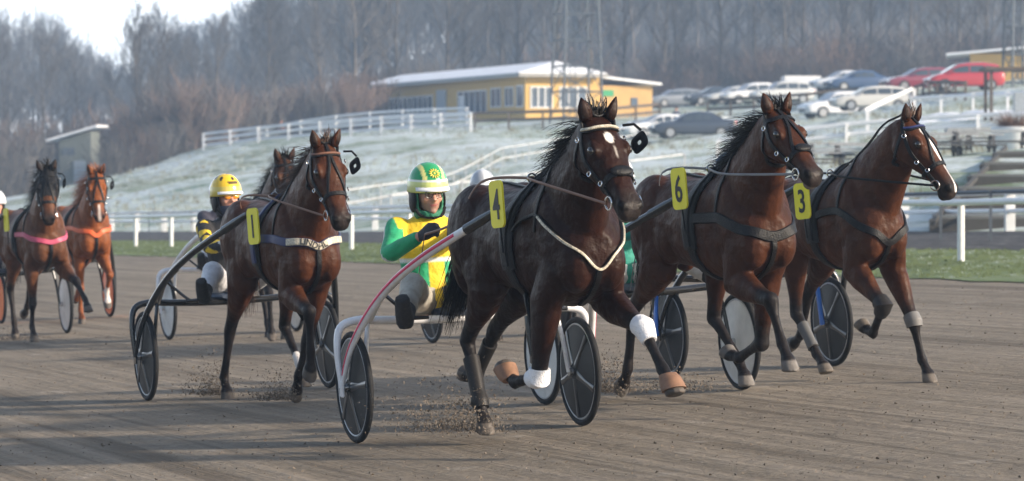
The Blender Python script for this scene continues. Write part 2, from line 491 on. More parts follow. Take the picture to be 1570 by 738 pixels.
# short grass and frost tufts: nobody could count them
def tufts(name, pts, h, w, m, k=5):
    vs = []; fs = []
    for (x, y, z, s) in pts:
        for j in range(k):
            a = rnd.uniform(0, 6.28); r = rnd.uniform(0, w * 1.4)
            bx, by = x + math.cos(a) * r, y + math.sin(a) * r * .7
            hh = h * s * rnd.uniform(.5, 1.2); lx, ly = rnd.uniform(-.6, .6) * hh, rnd.uniform(-.4, .4) * hh
            q = rnd.uniform(.35, .7) * w * .35
            i = len(vs)
            vs += [(bx - q, by, z - .01), (bx + q, by, z - .01), (bx + lx, by + ly, z + hh)]; fs.append((i, i + 1, i + 2))
    me = bpy.data.meshes.new(name); me.from_pydata(vs, [], fs); me.update()
    o = link_mesh(name, me, m); tag(o, kind='stuff'); return o
M_blade = mat('grass_blades', (.13, .168, .07), .8, var=.4, scale=.9)
M_fblade = mat('frosted_blades', (.44, .50, .48), .8, var=.3, scale=.5)
M_straw = mat('straw_blades', (.24, .225, .15), .8, var=.4, scale=.5)
pts = []
while len(pts) < 9000:
    n = rnd.uniform(20.15, 26.2); t = -rnd.uniform(38, 110); x, y = nt2xy(n, t)
    px = 785 + F * x / y
    if -30 < px < 1600: pts.append((x, y, BANK * x + .014, 1))
o = tufts('short_grass', pts[:8300], .05, .05, M_blade); tag(o, 'short green grass with frost beside the track', 'grass')
o = tufts('frosted_grass', pts[8300:], .03, .04, M_fblade); tag(o, 'frosted grass blades on the verge beside the track', 'grass')
pts = []
for i in range(60000):
    px = rnd.uniform(-20, 1590); y = rnd.uniform(66, 235); x = (px - 785) / F * y
    if xy2n(x, y) > 33.5 and not (px > 1415 and y < 95): pts.append((x, y, 1))
gg = ground(np.array([p[0] for p in pts]), np.array([p[1] for p in pts]))
pts = [(p[0], p[1], float(g) - .05, 1) for p, g in zip(pts, gg)]
rnd.shuffle(pts)
a, b_ = int(len(pts) * .16), int(len(pts) * .22)
tag(tufts('frosted_tufts', pts[:a], .22, .16, M_fblade, 4), 'frost covered grass tufts all over the bank', 'grass')
tag(tufts('straw_tufts', pts[a:b_], .26, .16, M_straw, 4), 'dead straw coloured tufts scattered over the bank', 'grass')

# ------------------------------------------------------------------ white rails beside the track
def rail_fence(n, t0, t1, step, height, rails, pr, rr, label, box=False, dz=0, drop=0):
    root = empty('rail_fence', Matrix.Translation((*nt2xy(n, t0), BANK * nt2xy(n, t0)[0])), label, 'fence')
    inv = root.matrix_world.inverted()
    m = M_white
    cnt = int(abs(t1 - t0) / step) + 1
    for j, hh in enumerate(rails):
        mb = MB(); pp = []
        for i in range(cnt):
            t = t0 + (t1 - t0) * i / (cnt - 1); x, y = nt2xy(n - .05, t)
            pp.append(inv @ V((x, y, BANK * x + hh + dz + rnd.uniform(-.018, .018))))
        mb.tube(pp, rr, 8); mb.build('rail', m, root)
    first = None
    for i in range(cnt):
        t = t0 + (t1 - t0) * i / (cnt - 1); x, y = nt2xy(n, t)
        px = 785 + F * x / y
        if not -60 < px < 1630: continue
        p = inv @ V((x, y, BANK * x + dz))
        if first is None:
            mb = MB()
            if box: mb.box((0, 0, height / 2), (pr * 2, pr * 2, height + .1), bev=.01)
            else: mb.tube([(0, 0, -.1), (0, 0, height * .5), (0, 0, height)], pr, 10)
            first = mb.build('post', m, root); first.location = p
        else:
            c = first.copy(); COL.objects.link(c); c.parent = root; c.location = p
    return root
rail_fence(23.5, -40, -130, 4.4, .95, (.93,), .055, .05, 'white pipe rail nearest the track on the green verge')
rail_fence(32.6, -50, -170, 4.8, .78, (.80, .42), .10, .05, 'low white plank rail beyond the dark gravel road', box=True)
# ------------------------------------------------------------------ long yellow building
def onground(px, Y, dz=0):
    x = (px - 785) / F * Y
    return V((x, Y, gz(x, Y) + dz))
M_ywall = mat('yellow_boards', (.62, .39, .11), .8, var=.12, scale=1.5, bump=.3, bscale=12, stretch=(1, 1, 6))
M_roof = mat('frosted_roof', (.80, .82, .86), .8, var=.10, scale=1.2)
M_roofd = mat('grey_fascia', (.33, .32, .30), .7, var=.2)
M_frame = mat('window_frame_white', (.75, .75, .75), .5, var=.05)
M_pane = mat('window_pane', (.10, .13, .17), .12, var=.35, scale=.7, coat=.4)
M_greydoor = mat('grey_panel', (.36, .40, .44), .6)
M_plinth = mat('concrete', (.30, .29, .27), .9, var=.2, scale=3)
M_timber = mat('weathered_timber', (.11, .085, .065), .85, var=.3, scale=4)
M_green = mat('green_sign', (.03, .30, .12), .5)
BM = Matrix.Translation((.95, 230, 5.25)) @ Matrix.Rotation(R(-70), 4, 'Z')   # local x = towards the camera along the track, y = across
bld = empty('clubhouse', BM, 'long low yellow wooden clubhouse with a frosted roof on top of the bank', 'building')
LW, WW, HW = 37.0, 5.6, 3.35
mb = MB()
mb.prism([(0, 0, -.6), (-LW, 0, -.6), (-LW, WW, -.6), (0, WW, -.6)], (0, 0, HW + .6))
mb.build('wall', M_ywall, bld, False)
mb = MB()   # low pitched roof: eaves over the long side, ridge set back
e = .75; t = .22
for (pts) in [[(e, -e, HW + .08), (e * .2 - 2.2, WW * .55, HW + 1.0), (-LW - e, WW * .55, HW + 1.0), (-LW - e, -e, HW + .08)],
              [(e, WW + e * .4, HW + .08), (-LW - e, WW + e * .4, HW + .08), (-LW - e, WW * .55, HW + 1.0), (e * .2 - 2.2, WW * .55, HW + 1.0)],
              [(e, -e, HW + .08), (e, WW + e * .4, HW + .08), (e * .2 - 2.2, WW * .55, HW + 1.0)]]:
    mb.prism(pts, (0, 0, .16))
mb.build('roof', M_roof, bld, False)
mb = MB()
mb.box((-LW / 2, -e - .03, HW + .05), (LW + 2 * e, .06, .26)); mb.box((e + .03, WW / 2 - .2, HW + .05), (.06, WW + e * 1.5, .26))
mb.build('fascia', M_roofd, bld, False)
def window(parent, x, y, z, w, h, face, mull=1, name='window', fm=None):
    """face 'L': on the long side (normal -y); 'E': on the end wall (normal +x). x is the place along the wall."""
    fm = fm or M_frame
    def P(u, v, d): return (u, -d, v) if face == 'L' else (d, u, v)
    fr = MB()
    def bar(u, v, su, sv):
        c = P(u, v, .03); s = (su, .08, sv) if face == 'L' else (.08, su, sv)
        fr.box(c, s)
    bar(x, z + h / 2, w + .1, .09); bar(x, z - h / 2, w + .1, .09)
    for i in range(mull + 1): bar(x - w / 2 + w * i / mull, z, .09, h - .09)
    f = fr.build(name, fm, parent, False)
    pn = MB(); s = (w - .04, .03, h - .04) if face == 'L' else (.03, w - .04, h - .04)
    pn.box(P(x, z, .004), s); pn.build('pane', M_pane, f, False)
    return f
window(bld, -28.2, 0, 1.55, 15.5, 1.75, 'L', 13)
window(bld, -11.3, 0, 1.75, 6.4, 1.6, 'L', 5)
mb = MB(); mb.box((-18.3, -.05, 1.55), (2.2, .12, 2.5)); mb.build('door', M_greydoor, bld, False)
mb = MB(); mb.box((-13.4, -.10, 1.3), (1.2, .06, 1.9)); mb.build('door', M_white, bld, False)
window(bld, -6.1, 0, 1.95, 2.2, 1.35, 'L', 2)
window(bld, -3.3, 0, 1.95, 1.8, 1.35, 'L', 2)
window(bld, -1.05, 0, 1.95, 1.4, 1.5, 'L', 1)
window(bld, 1.2, 0, 1.85, 1.6, 1.45, 'E', 3)
window(bld, 3.6, 0, 1.85, 2.0, 1.45, 'E', 3)
ann = []
mb = MB()   # side wing
mb.prism([(-.8, WW + .01, -.6), (-9, WW + .01, -.6), (-9, WW + 4.4, -.6), (-.8, WW + 4.4, -.6)], (0, 0, 3.35))
mb.build('wall', mat('yellow_boards_wing', (.55, .34, .12), .8, var=.12, scale=1.5), bld, False)
mb = MB(); mb.prism([(-.2, WW + .02, 3.3), (-9.5, WW + .02, 3.3), (-9.5, WW + 4.9, 2.80), (-.2, WW + 4.9, 2.80)], (0, 0, .16)); mb.build('roof', M_roof, bld, False)
mb = MB(); mb.box((-.77, WW + 1.0, 2.2), (.06, .8, .45)); mb.build('sign', M_green, bld, False)
mb = MB(); mb.box((-.77, WW + 3.0, 1.6), (.06, .5, .6)); mb.build('window', M_pane, bld, False)

# ------------------------------------------------------------------ pale shed with a tilted roof, left
p = onground(122, 232, .8)
shed = empty('shed', Matrix.Translation(p) @ Matrix.Rotation(R(-8), 4, 'Z'), 'small grey green shed with a steep frosted lean-to roof beside the bare hedge', 'shed')
M_shed = mat('shed_boards', (.145, .16, .145), .85, var=.15, scale=2, stretch=(5, 5, 1))
mb = MB(); mb.prism([(-1.15, -1.2, -1), (1.15, -1.2, -1), (1.15, -1.2, 3.35), (-1.15, -1.2, 2.7)], (0, 2.4, 0)); mb.build('wall', M_shed, shed, False)
mb = MB(); mb.prism([(-2.0, -1.7, 2.62), (1.7, -1.7, 3.67), (1.7, -1.7, 3.83), (-2.0, -1.7, 2.78)], (0, 3.2, 0)); mb.build('roof', M_roof, shed, False)
mb = MB(); mb.box((-.45, -1.22, 1.95), (.85, .06, .5)); mb.build('window', M_pane, shed, False)
mb = MB(); mb.box((.35, -1.22, .35), (.85, .05, 1.9)); mb.build('door', M_greydoor, shed, False)
mb = MB(); mb.prism([(1.15, -1.25, -1), (1.9, -1.25, -1), (1.15, -1.25, 1.6)], (0, .1, 0)); mb.build('buttress', M_shed, shed, False)

# ------------------------------------------------------------------ lattice floodlight masts
M_mast = mat('galvanised_steel', (.10, .115, .13), .5, .3, var=.2)
def mast(px, Y, w, h, label):
    root = empty('lattice_mast', Matrix.Translation(onground(px, Y)) @ Matrix.Rotation(R(18), 4, 'Z'), label, 'mast')
    top = w * .55
    cs = [(-1, -1), (1, -1), (1, 1), (-1, 1)]
    def at(c, z): k = (w + (top - w) * z / h) / 2; return V((c[0] * k, c[1] * k, z))
    for c in cs:
        mb = MB(); mb.tube([at(c, -1), at(c, h)], .085, 6); mb.build('leg', M_mast, root)
    mb = MB(); step = 1.75; k = int(h / step)
    for i in range(k):
        z = .4 + i * step
        for j in range(4):
            a, b = cs[j], cs[(j + 1) % 4]
            mb.tube([at(a, z), at(b, z)], .05, 5)
            mb.tube([at(a, z), at(b, min(z + step, h))], .042, 4)
    mb.build('bracing', M_mast, root)
    mb = MB(); x0 = -w * .10
    for s in (-.2, .2): mb.tube([(x0 + s, 0, -.5), (x0 + s, 0, h)], .03, 5)
    for i in range(int(h / .35)): mb.tube([(x0 - .2, 0, i * .35), (x0 + .2, 0, i * .35)], .018, 4)
    mb.build('ladder', M_mast, root)
    return root
mast(884, 221, 2.85, 19, 'tall grey lattice floodlight mast standing in front of the yellow clubhouse')
mast(1560, 205, 1.4, 18, 'tall grey lattice mast cut by the right edge of the picture')

# ------------------------------------------------------------------ fences on the bank
M_frail = mat('weathered_white', (.52, .53, .54), .7, var=.2)
def line_fence(name, poly, height, rails, m, label, pw=.06, rw=.05, rh=.07, step=2.2, sink=.25):
    """poly: list of (px, Y); follows the ground."""
    pts = [onground(px, Y) for px, Y in poly]
    pts = cr(pts, 6) if len(pts) > 2 else pts
    L = [0]
    for a, b in zip(pts, pts[1:]): L.append(L[-1] + (b - a).length)
    cnt = max(2, int(round(L[-1] / step)) + 1); samp = []
    for i in range(cnt):
        d = L[-1] * i / (cnt - 1); j = 0
        while j < len(L) - 2 and L[j + 1] < d: j += 1
        q = pts[j].lerp(pts[j + 1], (d - L[j]) / max(1e-6, L[j + 1] - L[j])); q.z = gz(q.x, q.y); samp.append(q)
    root = empty(name, Matrix.Translation(samp[0]), label, 'fence')
    o = samp[0]
    for hh in rails:
        mb = MB()
        rs = []
        for i, q in enumerate(samp):
            tdir = (samp[min(i + 1, cnt - 1)] - samp[max(i - 1, 0)]).normalized(); sd = tdir.cross(V((0, 0, 1))).normalized()
            c = q - o + V((0, 0, hh)) - sd * (pw / 2 + rw / 2 + .002)
            rs.append((c, sd * rw * .72, V((0, 0, 1)) * rh * .72))
        mb.rings(rs, 4); mb.build('rail', m, root, False)
    first = None
    for q in samp:
        if first is None:
            mb = MB(); mb.box((0, 0, (height - sink) / 2), (pw, pw, height + sink)); first = mb.build('post', m, root, False); first.location = q - o
        else:
            c = first.copy(); COL.objects.link(c); c.parent = root; c.location = q - o
    return root
line_fence('paddock_fence', [(312, 228), (400, 225), (560, 221), (722, 216)], 1.2, (.35, .75, 1.15), M_white, 'three-rail white fence climbing along the top of the bank below the clubhouse', .16, .05, .14, 2.6)
line_fence('paddock_fence', [(318, 240), (420, 236), (560, 232), (716, 226)], 1.25, (.7, 1.2), M_white, 'second white fence just behind the three-rail one on the bank top', .14, .05, .13, 3.0)
line_fence('timber_fence', [(728, 217), (800, 216), (905, 215), (1012, 219)], 1.15, (.6, 1.1), M_timber, 'brown timber fence at the foot of the yellow clubhouse', .14, .06, .14, 2.4)
line_fence('timber_fence', [(1085, 222), (1215, 216), (1330, 213), (1420, 190), (1480, 180)], 1.1, (.45, 1.05), M_timber, 'weathered timber fence below the row of red and white cars', .13, .06, .14, 2.3)
line_fence('bank_rail', [(530, 120), (640, 128), (740, 145), (842, 162), (1000, 180), (1118, 190)], .95, (.45, .92), M_frail, 'thin white rail rising diagonally across the frosty bank', .045, .02, .04, 3.4)
line_fence('bank_rail', [(470, 112), (600, 113), (760, 116), (900, 120), (1050, 124)], .75, (.72,), M_frail, 'lower thin white rail along the foot of the frosty bank', .06, .03, .05, 3.2)
line_fence('stair_rail', [(1330, 150), (1402, 180)], 1.1, (1.08,), M_white, 'short white stair rail in front of the silver estate car', .16, .08, .16, 60)
line_fence('paddock_fence', [(1398, 170), (1470, 166), (1600, 160)], 1.0, (.9,), M_white, 'single white rail right of the silver estate car', .12, .06, .14, 2.8)
line_fence('paddock_fence', [(1100, 134), (1230, 133), (1400, 132), (1600, 130)], .95, (.5, .93), M_white, 'white two-rail fence just behind the picnic tables', .10, .05, .13, 2.8)
line_fence('steel_handrail', [(1370, 63.5), (1480, 61), (1600, 58.5)], .95, (.92,), M_mast, 'grey steel handrail at the foot of the terrace steps', .05, .05, .05, 1.6)
line_fence('wire_line', [(165, 130), (250, 122), (330, 115), (480, 106)], .9, (.88,), M_mast, 'thin grey wire strung along the foot of the bank', .03, .015, .015, 6)

# ------------------------------------------------------------------ picnic tables, planter, shelter, terrace
M_bench = mat('grey_wood', (.09, .09, .09), .85, var=.25)
def make_table():
    root = empty('picnic_table')
    mb = MB()
    for k in range(3): mb.box((0, -.24 + .24 * k, .74), (2.6, .22, .05))
    o = mb.build('table_top', mat('frosted_wood', (.36, .37, .38), .85, var=.25), root, False)
    for s in (-1, 1):
        mb = MB(); mb.box((0, s * .72, .44), (2.6, .28, .05)); mb.build('seat', M_bench, root, False)
    for x in (-1, 1):
        mb = MB()
        for s in (-1, 1): mb.box((x, s * .42, .36), (.09, .09, .78), Matrix.Rotation(s * R(18), 3, 'X'))
        mb.box((x, 0, .40), (.07, 1.5, .1)); mb.build('leg', M_bench, root, False)
    return root
spots = [(1150, 98, 2), (1240, 97, 2), (1285, 97, 0), (1335, 98, 1), (1418, 96, -2), (1468, 95, 1), (1518, 95, 0), (1180, 108, 1), (1290, 110, 0), (1440, 110, 0), (1510, 109, 2)]
lab = ['picnic table seen behind the neck of the horse wearing 6', 'frosty picnic table just right of the head of the horse wearing 6', 'third picnic table from the left in the front row', 'picnic table at the left of the head of horse 3',
       'picnic table just right of the ears of horse 3', 'frosty picnic table in the front row left of the planter', 'picnic table beside the white planter', 'picnic table at the left end of the back row', 'picnic table in the middle of the back row',
       'picnic table of the back row above horse 3', 'picnic table at the right end of the back row']
tproto = make_table()
for i, (px, Y, a) in enumerate(spots):
    o = tproto if i == 0 else copy_tree(tproto)
    o.matrix_world = Matrix.Translation(onground(px, Y)) @ Matrix.Rotation(R(a), 4, 'Z')
    tag(o, lab[i], 'picnic table', 'picnic tables on the terrace')
root = empty('planter', Matrix.Translation(onground(1557, 102)), 'round white concrete planter holding a dry brown shrub', 'planter')
mb = MB(); mb.rings([(V((0, 0, -.1)), V((.62, 0, 0)), V((0, .62, 0))), (V((0, 0, .72)), V((.78, 0, 0)), V((0, .78, 0))), (V((0, 0, .78)), V((.74, 0, 0)), V((0, .74, 0)))], 20)
mb.build('pot', M_white, root)
mb = MB()
for i in range(420):
    a = rnd.uniform(0, 6.28); el = rnd.uniform(.15, 1.3); L = rnd.uniform(.5, .95)
    d = V((math.cos(a) * math.cos(el), math.sin(a) * math.cos(el), math.sin(el) * .8)) * L; b0 = V((math.cos(a) * .3, math.sin(a) * .3, .7)); s = V((-math.sin(a), math.cos(a), 0)) * .02
    mb.add([b0 - s, b0 + s, b0 + d], [(0, 1, 2)])
mb.build('shrub', mat('dry_twigs', (.16, .09, .06), .9, var=.3), root, False, fix=False)
root = empty('shelter', Matrix.Translation(onground(1552, 150)), 'small open shelter with a dark flat roof at the right edge', 'shelter')
mb = MB(); mb.box((0, 0, 2.35), (2.8, 2.4, .16), bev=.03); mb.build('roof', M_timber, root, False)
for x in (-1.1, 1.1):
    for y in (-.9, .9):
        mb = MB(); mb.box((x, y, 1.1), (.14, .14, 2.3)); mb.build('post', M_timber, root, False)
mb = MB(); mb.box((.5, .5, .6), (.7, .5, 1.4)); mb.build('counter', M_greydoor, root, False)
# frosted terrace steps
root = empty('terrace_steps', None, 'frosted concrete terrace steps cut into the bank at the right', 'steps')
M_step = mat('frosted_step', (.13, .14, .14), .9, var=.3, scale=1.6)
M_riser = mat('dark_riser', (.05, .048, .045), .9, var=.3, scale=2)
k = 6
for i in range(k):
    Y0 = 68.5 + i * 3.0; Y1 = Y0 + 3.0
    z0 = .58 + i * .295
    x0 = (1432 + i * 19 - 785) / F * Y0; x1 = x0 + 9
    mb = MB(); mb.prism([(x0, Y0, z0 - .5), (x1, Y0, z0 - .5), (x1, Y1 - .01, z0 - .5), (x0 + .35, Y1 - .01, z0 - .5)], (0, 0, .72)); s = mb.build('step', M_step, root, False)
    mb = MB(); mb.box(((x0 + x1) / 2 - .05, Y0 - .03, z0 - .02), (x1 - x0 + .1, .05, .36)); mb.build('riser', M_riser, s, False)
mb = MB(); a0 = V(((1432 - 785) / F * 67.5, 67.5, .62)); a1 = V(((1545 - 785) / F * 86, 86, 2.32))
mb.prism([a0 + V((-.10, 0, 0)), a0 + V((0, 0, 0)), a1, a1 + V((-.10, 0, 0))], (0, 0, .10)); mb.build('kerb', M_riser, root, False)
# low snow banks left of the shelter
mb = MB()
tag(mb and sheet('snow_patch', lambda U, W: np.stack([U, W, ground(U, W) + .12 + .25 * np.abs(np.sin(U * 1.7) * np.sin(W * .8)) * (1 - ((U - 21.6) / 3.4) ** 2) - .12 * ((W - 158) / 5) ** 2], -1),
      np.linspace(18.2, 25, 60), np.linspace(152, 163, 30), mat('snow', (.80, .82, .86), .8, var=.06)), kind='structure')

# ------------------------------------------------------------------ cars
M_tyre = mat('car_tyre', (.02, .02, .02), .8)
M_alloy = mat('car_alloy', (.42, .43, .44), .35, .6)
M_cglass = mat('car_glass', (.05, .065, .08), .08, var=.1, coat=.6)
M_lamp = mat('car_headlight', (.75, .78, .8), .15, coat=.6)
M_tail = mat('car_taillight', (.55, .02, .02), .25)
M_grille = mat('car_grille', (.02, .02, .022), .5)
def carpaint(name, c): return mat('car_paint_' + name, c, .25, .0, var=.05, coat=.8)
M_frostglass = mat('frosted_windscreen', (.55, .58, .62), .6, var=.15)
SHAPES = {  # stations (x from rear, lower edge, belt, roof, half width belt, half width roof); L in metres
    'estate': dict(L=4.75, W=.91, wheel=.33, ax=(.93, 3.72), st=[(0, .45, .80, .82, .74, .70), (.12, .30, .92, .98, .86, .76), (.55, .24, .95, 1.38, .90, .66), (1.3, .22, .95, 1.47, .91, .68), (2.2, .22, .94, 1.46, .91, .67), (2.75, .22, .93, 1.38, .91, .64), (3.45, .22, .92, .97, .90, .72), (4.2, .22, .82, .85, .88, .76), (4.6, .28, .70, .72, .80, .72), (4.75, .40, .58, .60, .66, .62)]),
    'saloon': dict(L=4.6, W=.90, wheel=.32, ax=(.95, 3.65), st=[(0, .45, .84, .86, .72, .68), (.15, .30, .95, .98, .85, .76), (.75, .24, .96, 1.05, .89, .70), (1.45, .22, .95, 1.40, .90, .62), (2.1, .22, .94, 1.44, .90, .63), (2.6, .22, .93, 1.37, .90, .61), (3.35, .22, .92, .96, .89, .72), (4.1, .22, .82, .84, .87, .76), (4.45, .28, .70, .72, .79, .70), (4.6, .40, .58, .60, .64, .6)]),
    'suv': dict(L=4.5, W=.94, wheel=.37, ax=(.9, 3.55), st=[(0, .5, .95, .98, .78, .72), (.1, .35, 1.05, 1.12, .88, .78), (.45, .3, 1.06, 1.58, .93, .70), (1.2, .28, 1.06, 1.68, .94, .72), (2.1, .28, 1.05, 1.67, .94, .71), (2.6, .28, 1.04, 1.58, .94, .68), (3.2, .28, 1.03, 1.08, .93, .76), (3.95, .28, .95, .98, .91, .80), (4.38, .34, .82, .84, .84, .76), (4.5, .48, .66, .68, .72, .68)]),
    'mpv': dict(L=4.5, W=.90, wheel=.33, ax=(.85, 3.55), st=[(0, .45, .90, .93, .76, .72), (.1, .30, .98, 1.08, .86, .76), (.4, .25, 1.0, 1.52, .89, .68), (1.2, .23, 1.0, 1.63, .90, .70), (2.2, .23, .99, 1.62, .90, .69), (2.75, .23, .98, 1.50, .90, .65), (3.6, .23, .95, 1.0, .89, .74), (4.1, .23, .84, .87, .87, .76), (4.4, .3, .70, .72, .79, .7), (4.5, .42, .58, .6, .66, .62)]),
}
def make_car(kind, paint, frostscreen=False):
    S = SHAPES[kind]; root = empty('parked_car'); L = S['L']
    st = [(x - L / 2, *r) for x, *r in S['st']]
    # refine the stations smoothly
    fine = []
    for a, b in zip(st, st[1:]):
        for j in range(3):
            t = j / 3; fine.append(tuple(p + (q - p) * t for p, q in zip(a, b)))
    fine.append(st[-1])
    mb = MB(); n = 0; b0 = []
    for (x, lo, belt, roof, wb, wr) in fine:
        half = [(wb * .86, lo), (wb * .99, lo + .10), (wb * 1.0, (lo + belt) / 2), (wb * .985, belt - .04), (wb * .96, belt), (wr + (wb * .96 - wr) * .30, belt + (roof - belt) * .72), (wr, roof - min(.05, (roof - belt) * .3)), (wr * .80, roof - .004), (wr * .35, roof + .012)]
        ring = [(x, y, z) for y, z in half] + [(x, -y, z) for y, z in reversed(half)]
        b0.append(len(mb.v)); mb.v.extend(ring); n = len(ring)
    for a, b in zip(b0, b0[1:]):
        for i in range(n):
            i2 = (i + 1) % n; mb.f.append((a + i, a + i2, b + i2, b + i)); mb.m.append(0)
    mb.f.append(tuple(b0[0] + i for i in range(n))); mb.m.append(0); mb.f.append(tuple(reversed([b0[-1] + i for i in range(n)]))); mb.m.append(0)
    mb.build('body', paint, root)
    def sect(x):
        for a, b in zip(st, st[1:]):
            if a[0] <= x <= b[0]:
                t = (x - a[0]) / (b[0] - a[0]); return [p + (q - p) * t for p, q in zip(a, b)]
        return list(st[-1])
    # side windows
    gx = [s[0] for s in st if s[3] - s[2] > .25]
    x0, x1 = gx[0], gx[-1]
    xr = x0 - .05; xf = x1 + .42
    cuts = [xr + .02, xr + (xf - xr) * .30, xr + (xf - xr) * .62, xf]
    for s in (-1, 1):
        for a, b in zip(cuts, cuts[1:]):
            a2, b2 = a + .035, b - .035
            lo_, hi_ = [], []
            for i in range(5):
                x = a2 + (b2 - a2) * i / 4; q = sect(x); hgt = q[3] - q[2]
                y0 = q[4] * .96 + .006; zt = q[2] + hgt * .70; yt = q[5] + (q[4] * .96 - q[5]) * .30 + .008
                lo_.append((x, s * y0, q[2] + .03)); hi_.append((x, s * yt, max(zt, q[2] + .05)))
            w = MB()
            for i in range(4): w.add([lo_[i], lo_[i + 1], hi_[i + 1], hi_[i]], [(0, 1, 2, 3)])
            w.build('window', M_cglass, root, False)
    def screen(i0, i1, m, name):
        a, b = st[i0], st[i1]; w = MB()
        def row(t):
            q = [p + (r - p) * t for p, r in zip(a, b)]; return q
        P = []
        for t in (.08, .5, .92):
            q = row(t); off = .014
            P.append([(q[0] + (.012 if i1 > i0 and i0 > 3 else -.012), y, q[3] + off) for y in (-q[5] * .86, -q[5] * .35, q[5] * .35, q[5] * .86)])
        for r0, r1 in zip(P, P[1:]):
            for j in range(3): w.add([r0[j], r0[j + 1], r1[j + 1], r1[j]], [(0, 1, 2, 3)])
        w.build(name, m, root, True)
    fi = max(i for i, s in enumerate(st) if s[3] - s[2] > .25)
    ri = min(i for i, s in enumerate(st) if s[3] - s[2] > .25)
    screen(fi, fi + 1, M_frostglass if frostscreen else M_cglass, 'windscreen'); screen(ri - 1, ri, M_cglass, 'rear_window')
    wr = S['wheel']
    for ax in S['ax']:
        for s in (-1, 1):
            w = MB(); c = V((ax - L / 2, s * (S['W'] - .10), wr)); w.disc(c, (0, 1, 0), wr, .24, 22); o = w.build('wheel', M_tyre, root)
            w = MB(); w.disc(c + V((0, s * .115, 0)), (0, 1, 0), wr * .64, .03, 18); w.build('rim', M_alloy, o)
    for s in (-1, 1):
        q = st[-2]; w = MB(); w.ell((q[0] - .02, s * q[4] * .80, q[2] - .08), (.20, 0, 0), (0, .16, 0), (0, 0, .085), 10, 6); w.build('headlight', M_lamp, root)
        q = st[1]; w = MB(); w.ell((q[0], s * q[4] * .86, q[2] - .10), (.10, 0, 0), (0, .12, 0), (0, 0, .12), 10, 6); w.build('taillight', M_tail, root)
        q = sect(x1 + .25); w = MB(); w.ell((x1 + .35, s * (q[4] + .08), q[2] + .08), (.06, 0, 0), (0, .10, 0), (0, 0, .07), 8, 6); w.build('mirror', paint, root)
    q = st[-1]; w = MB(); w.box((q[0] - .02, 0, .52), (.1, q[4] * 1.15, .16), bev=.02); w.build('grille', M_grille, root, False)
    return root
P_white = carpaint('white', (.74, .75, .76)); P_silver = carpaint('silver', (.56, .57, .56)); P_dark = carpaint('dark', (.035, .045, .065)); P_red = carpaint('red', (.42, .03, .035)); P_dred = carpaint('dark_red', (.22, .035, .055)); P_blue = carpaint('blue', (.035, .07, .15)); P_grey = carpaint('grey', (.20, .22, .25)); P_champ = carpaint('champagne', (.58, .57, .53))
cars = [  # px centre, Y, yaw (direction of the nose; 180 = to the left), shape, paint, label
    (1335, 190, 186, 'estate', P_champ, 'silver estate car parked side-on at the right on the bank terrace', 0),
    (1282, 196, 200, 'suv', P_white, 'white car parked nose out just left of the silver estate', 1),
    (1062, 172, 187, 'saloon', P_dark, 'dark blue saloon parked behind the ears of the horse wearing 4', 1),
    (1014, 184, 195, 'saloon', P_white, 'white saloon mostly hidden behind the dark blue saloon', 1),
    (978, 199, 192, 'estate', P_grey, 'grey car at the left end of the lower row beside a white saloon', 0),
    (1478, 190, 185, 'mpv', P_red, 'bright red people carrier at the right end of the upper row', 0),
    (1412, 196, 192, 'estate', P_dred, 'dark red car parked beside the bright red people carrier', 1),
    (1358, 206, 195, 'saloon', P_silver, 'silver car with frosted windscreen left of the dark red car', 1),
    (1316, 217, 195, 'saloon', P_blue, 'blue car between silver cars in the upper row', 1),
    (1294, 219, 196, 'saloon', P_white, 'white car at the left of the blue one in the upper row', 1),
    (1198, 236, 192, 'suv', P_silver, 'silver off-roader parked beside a brown fence in the middle of the row', 1),
    (1152, 243, 195, 'suv', P_white, 'white car left of the silver off-roader', 1),
    (1126, 248, 196, 'saloon', P_silver, 'silver saloon second from the left end of the far row', 1),
    (1094, 252, 196, 'saloon', P_dark, 'dark saloon at the left end of the far row', 0),
    (1036, 256, 200, 'estate', P_grey, 'small grey green car alone beside the end of the yellow clubhouse', 1),
]
for px, Y, yaw, kind, pnt, label, fs in cars:
    o = make_car(kind, pnt, fs)
    p = onground(px, Y); 
    if px > 1230 and Y > 187 and label.find('upper row') >= 0 or label.startswith('dark red'): p.z = max(p.z, P3(px, 139 if px > 1440 else 141, Y).z)
    o.matrix_world = Matrix.Translation(p) @ Matrix.Rotation(R(yaw), 4, 'Z'); tag(o, label, 'car', 'cars parked on the bank')
# long trailer and flat roof behind the row
root = empty('trailer', Matrix.Translation(onground(1228, 244)) @ Matrix.Rotation(R(4), 4, 'Z'), 'small white trailer parked behind the silver off-roader', 'trailer')
mb = MB(); mb.box((0, 0, 1.15), (2.8, 1.8, 1.3), bev=.08); mb.build('body', M_white, root, False)
for x in (-.3, .5):
    mb = MB(); mb.disc((x, -.85, .32), (0, 1, 0), .32, .2, 18); mb.build('wheel', M_tyre, root)
mb = MB(); mb.tube([(1.3, 0, .55), (2.3, 0, .45)], .06, 6); mb.build('drawbar', M_mast, root)
root = empty('stable_block', Matrix.Translation(onground(1562, 236)) @ Matrix.Rotation(R(-8), 4, 'Z'), 'low yellow stable with a frosted sloping roof behind the red people carrier', 'building')
mb = MB(); mb.prism([(-3.5, -1.5, -1), (6, -1.5, -1), (6, 4, -1), (-3.5, 4, -1)], (0, 0, 2.9)); mb.build('wall', M_ywall, root, False)
mb = MB(); mb.prism([(-5.2, -2.3, 1.75), (6.5, -2.3, 2.75), (6.5, 4.5, 2.75), (-5.2, 4.5, 1.75)], (0, 0, .16)); mb.build('roof', M_roof, root, False)
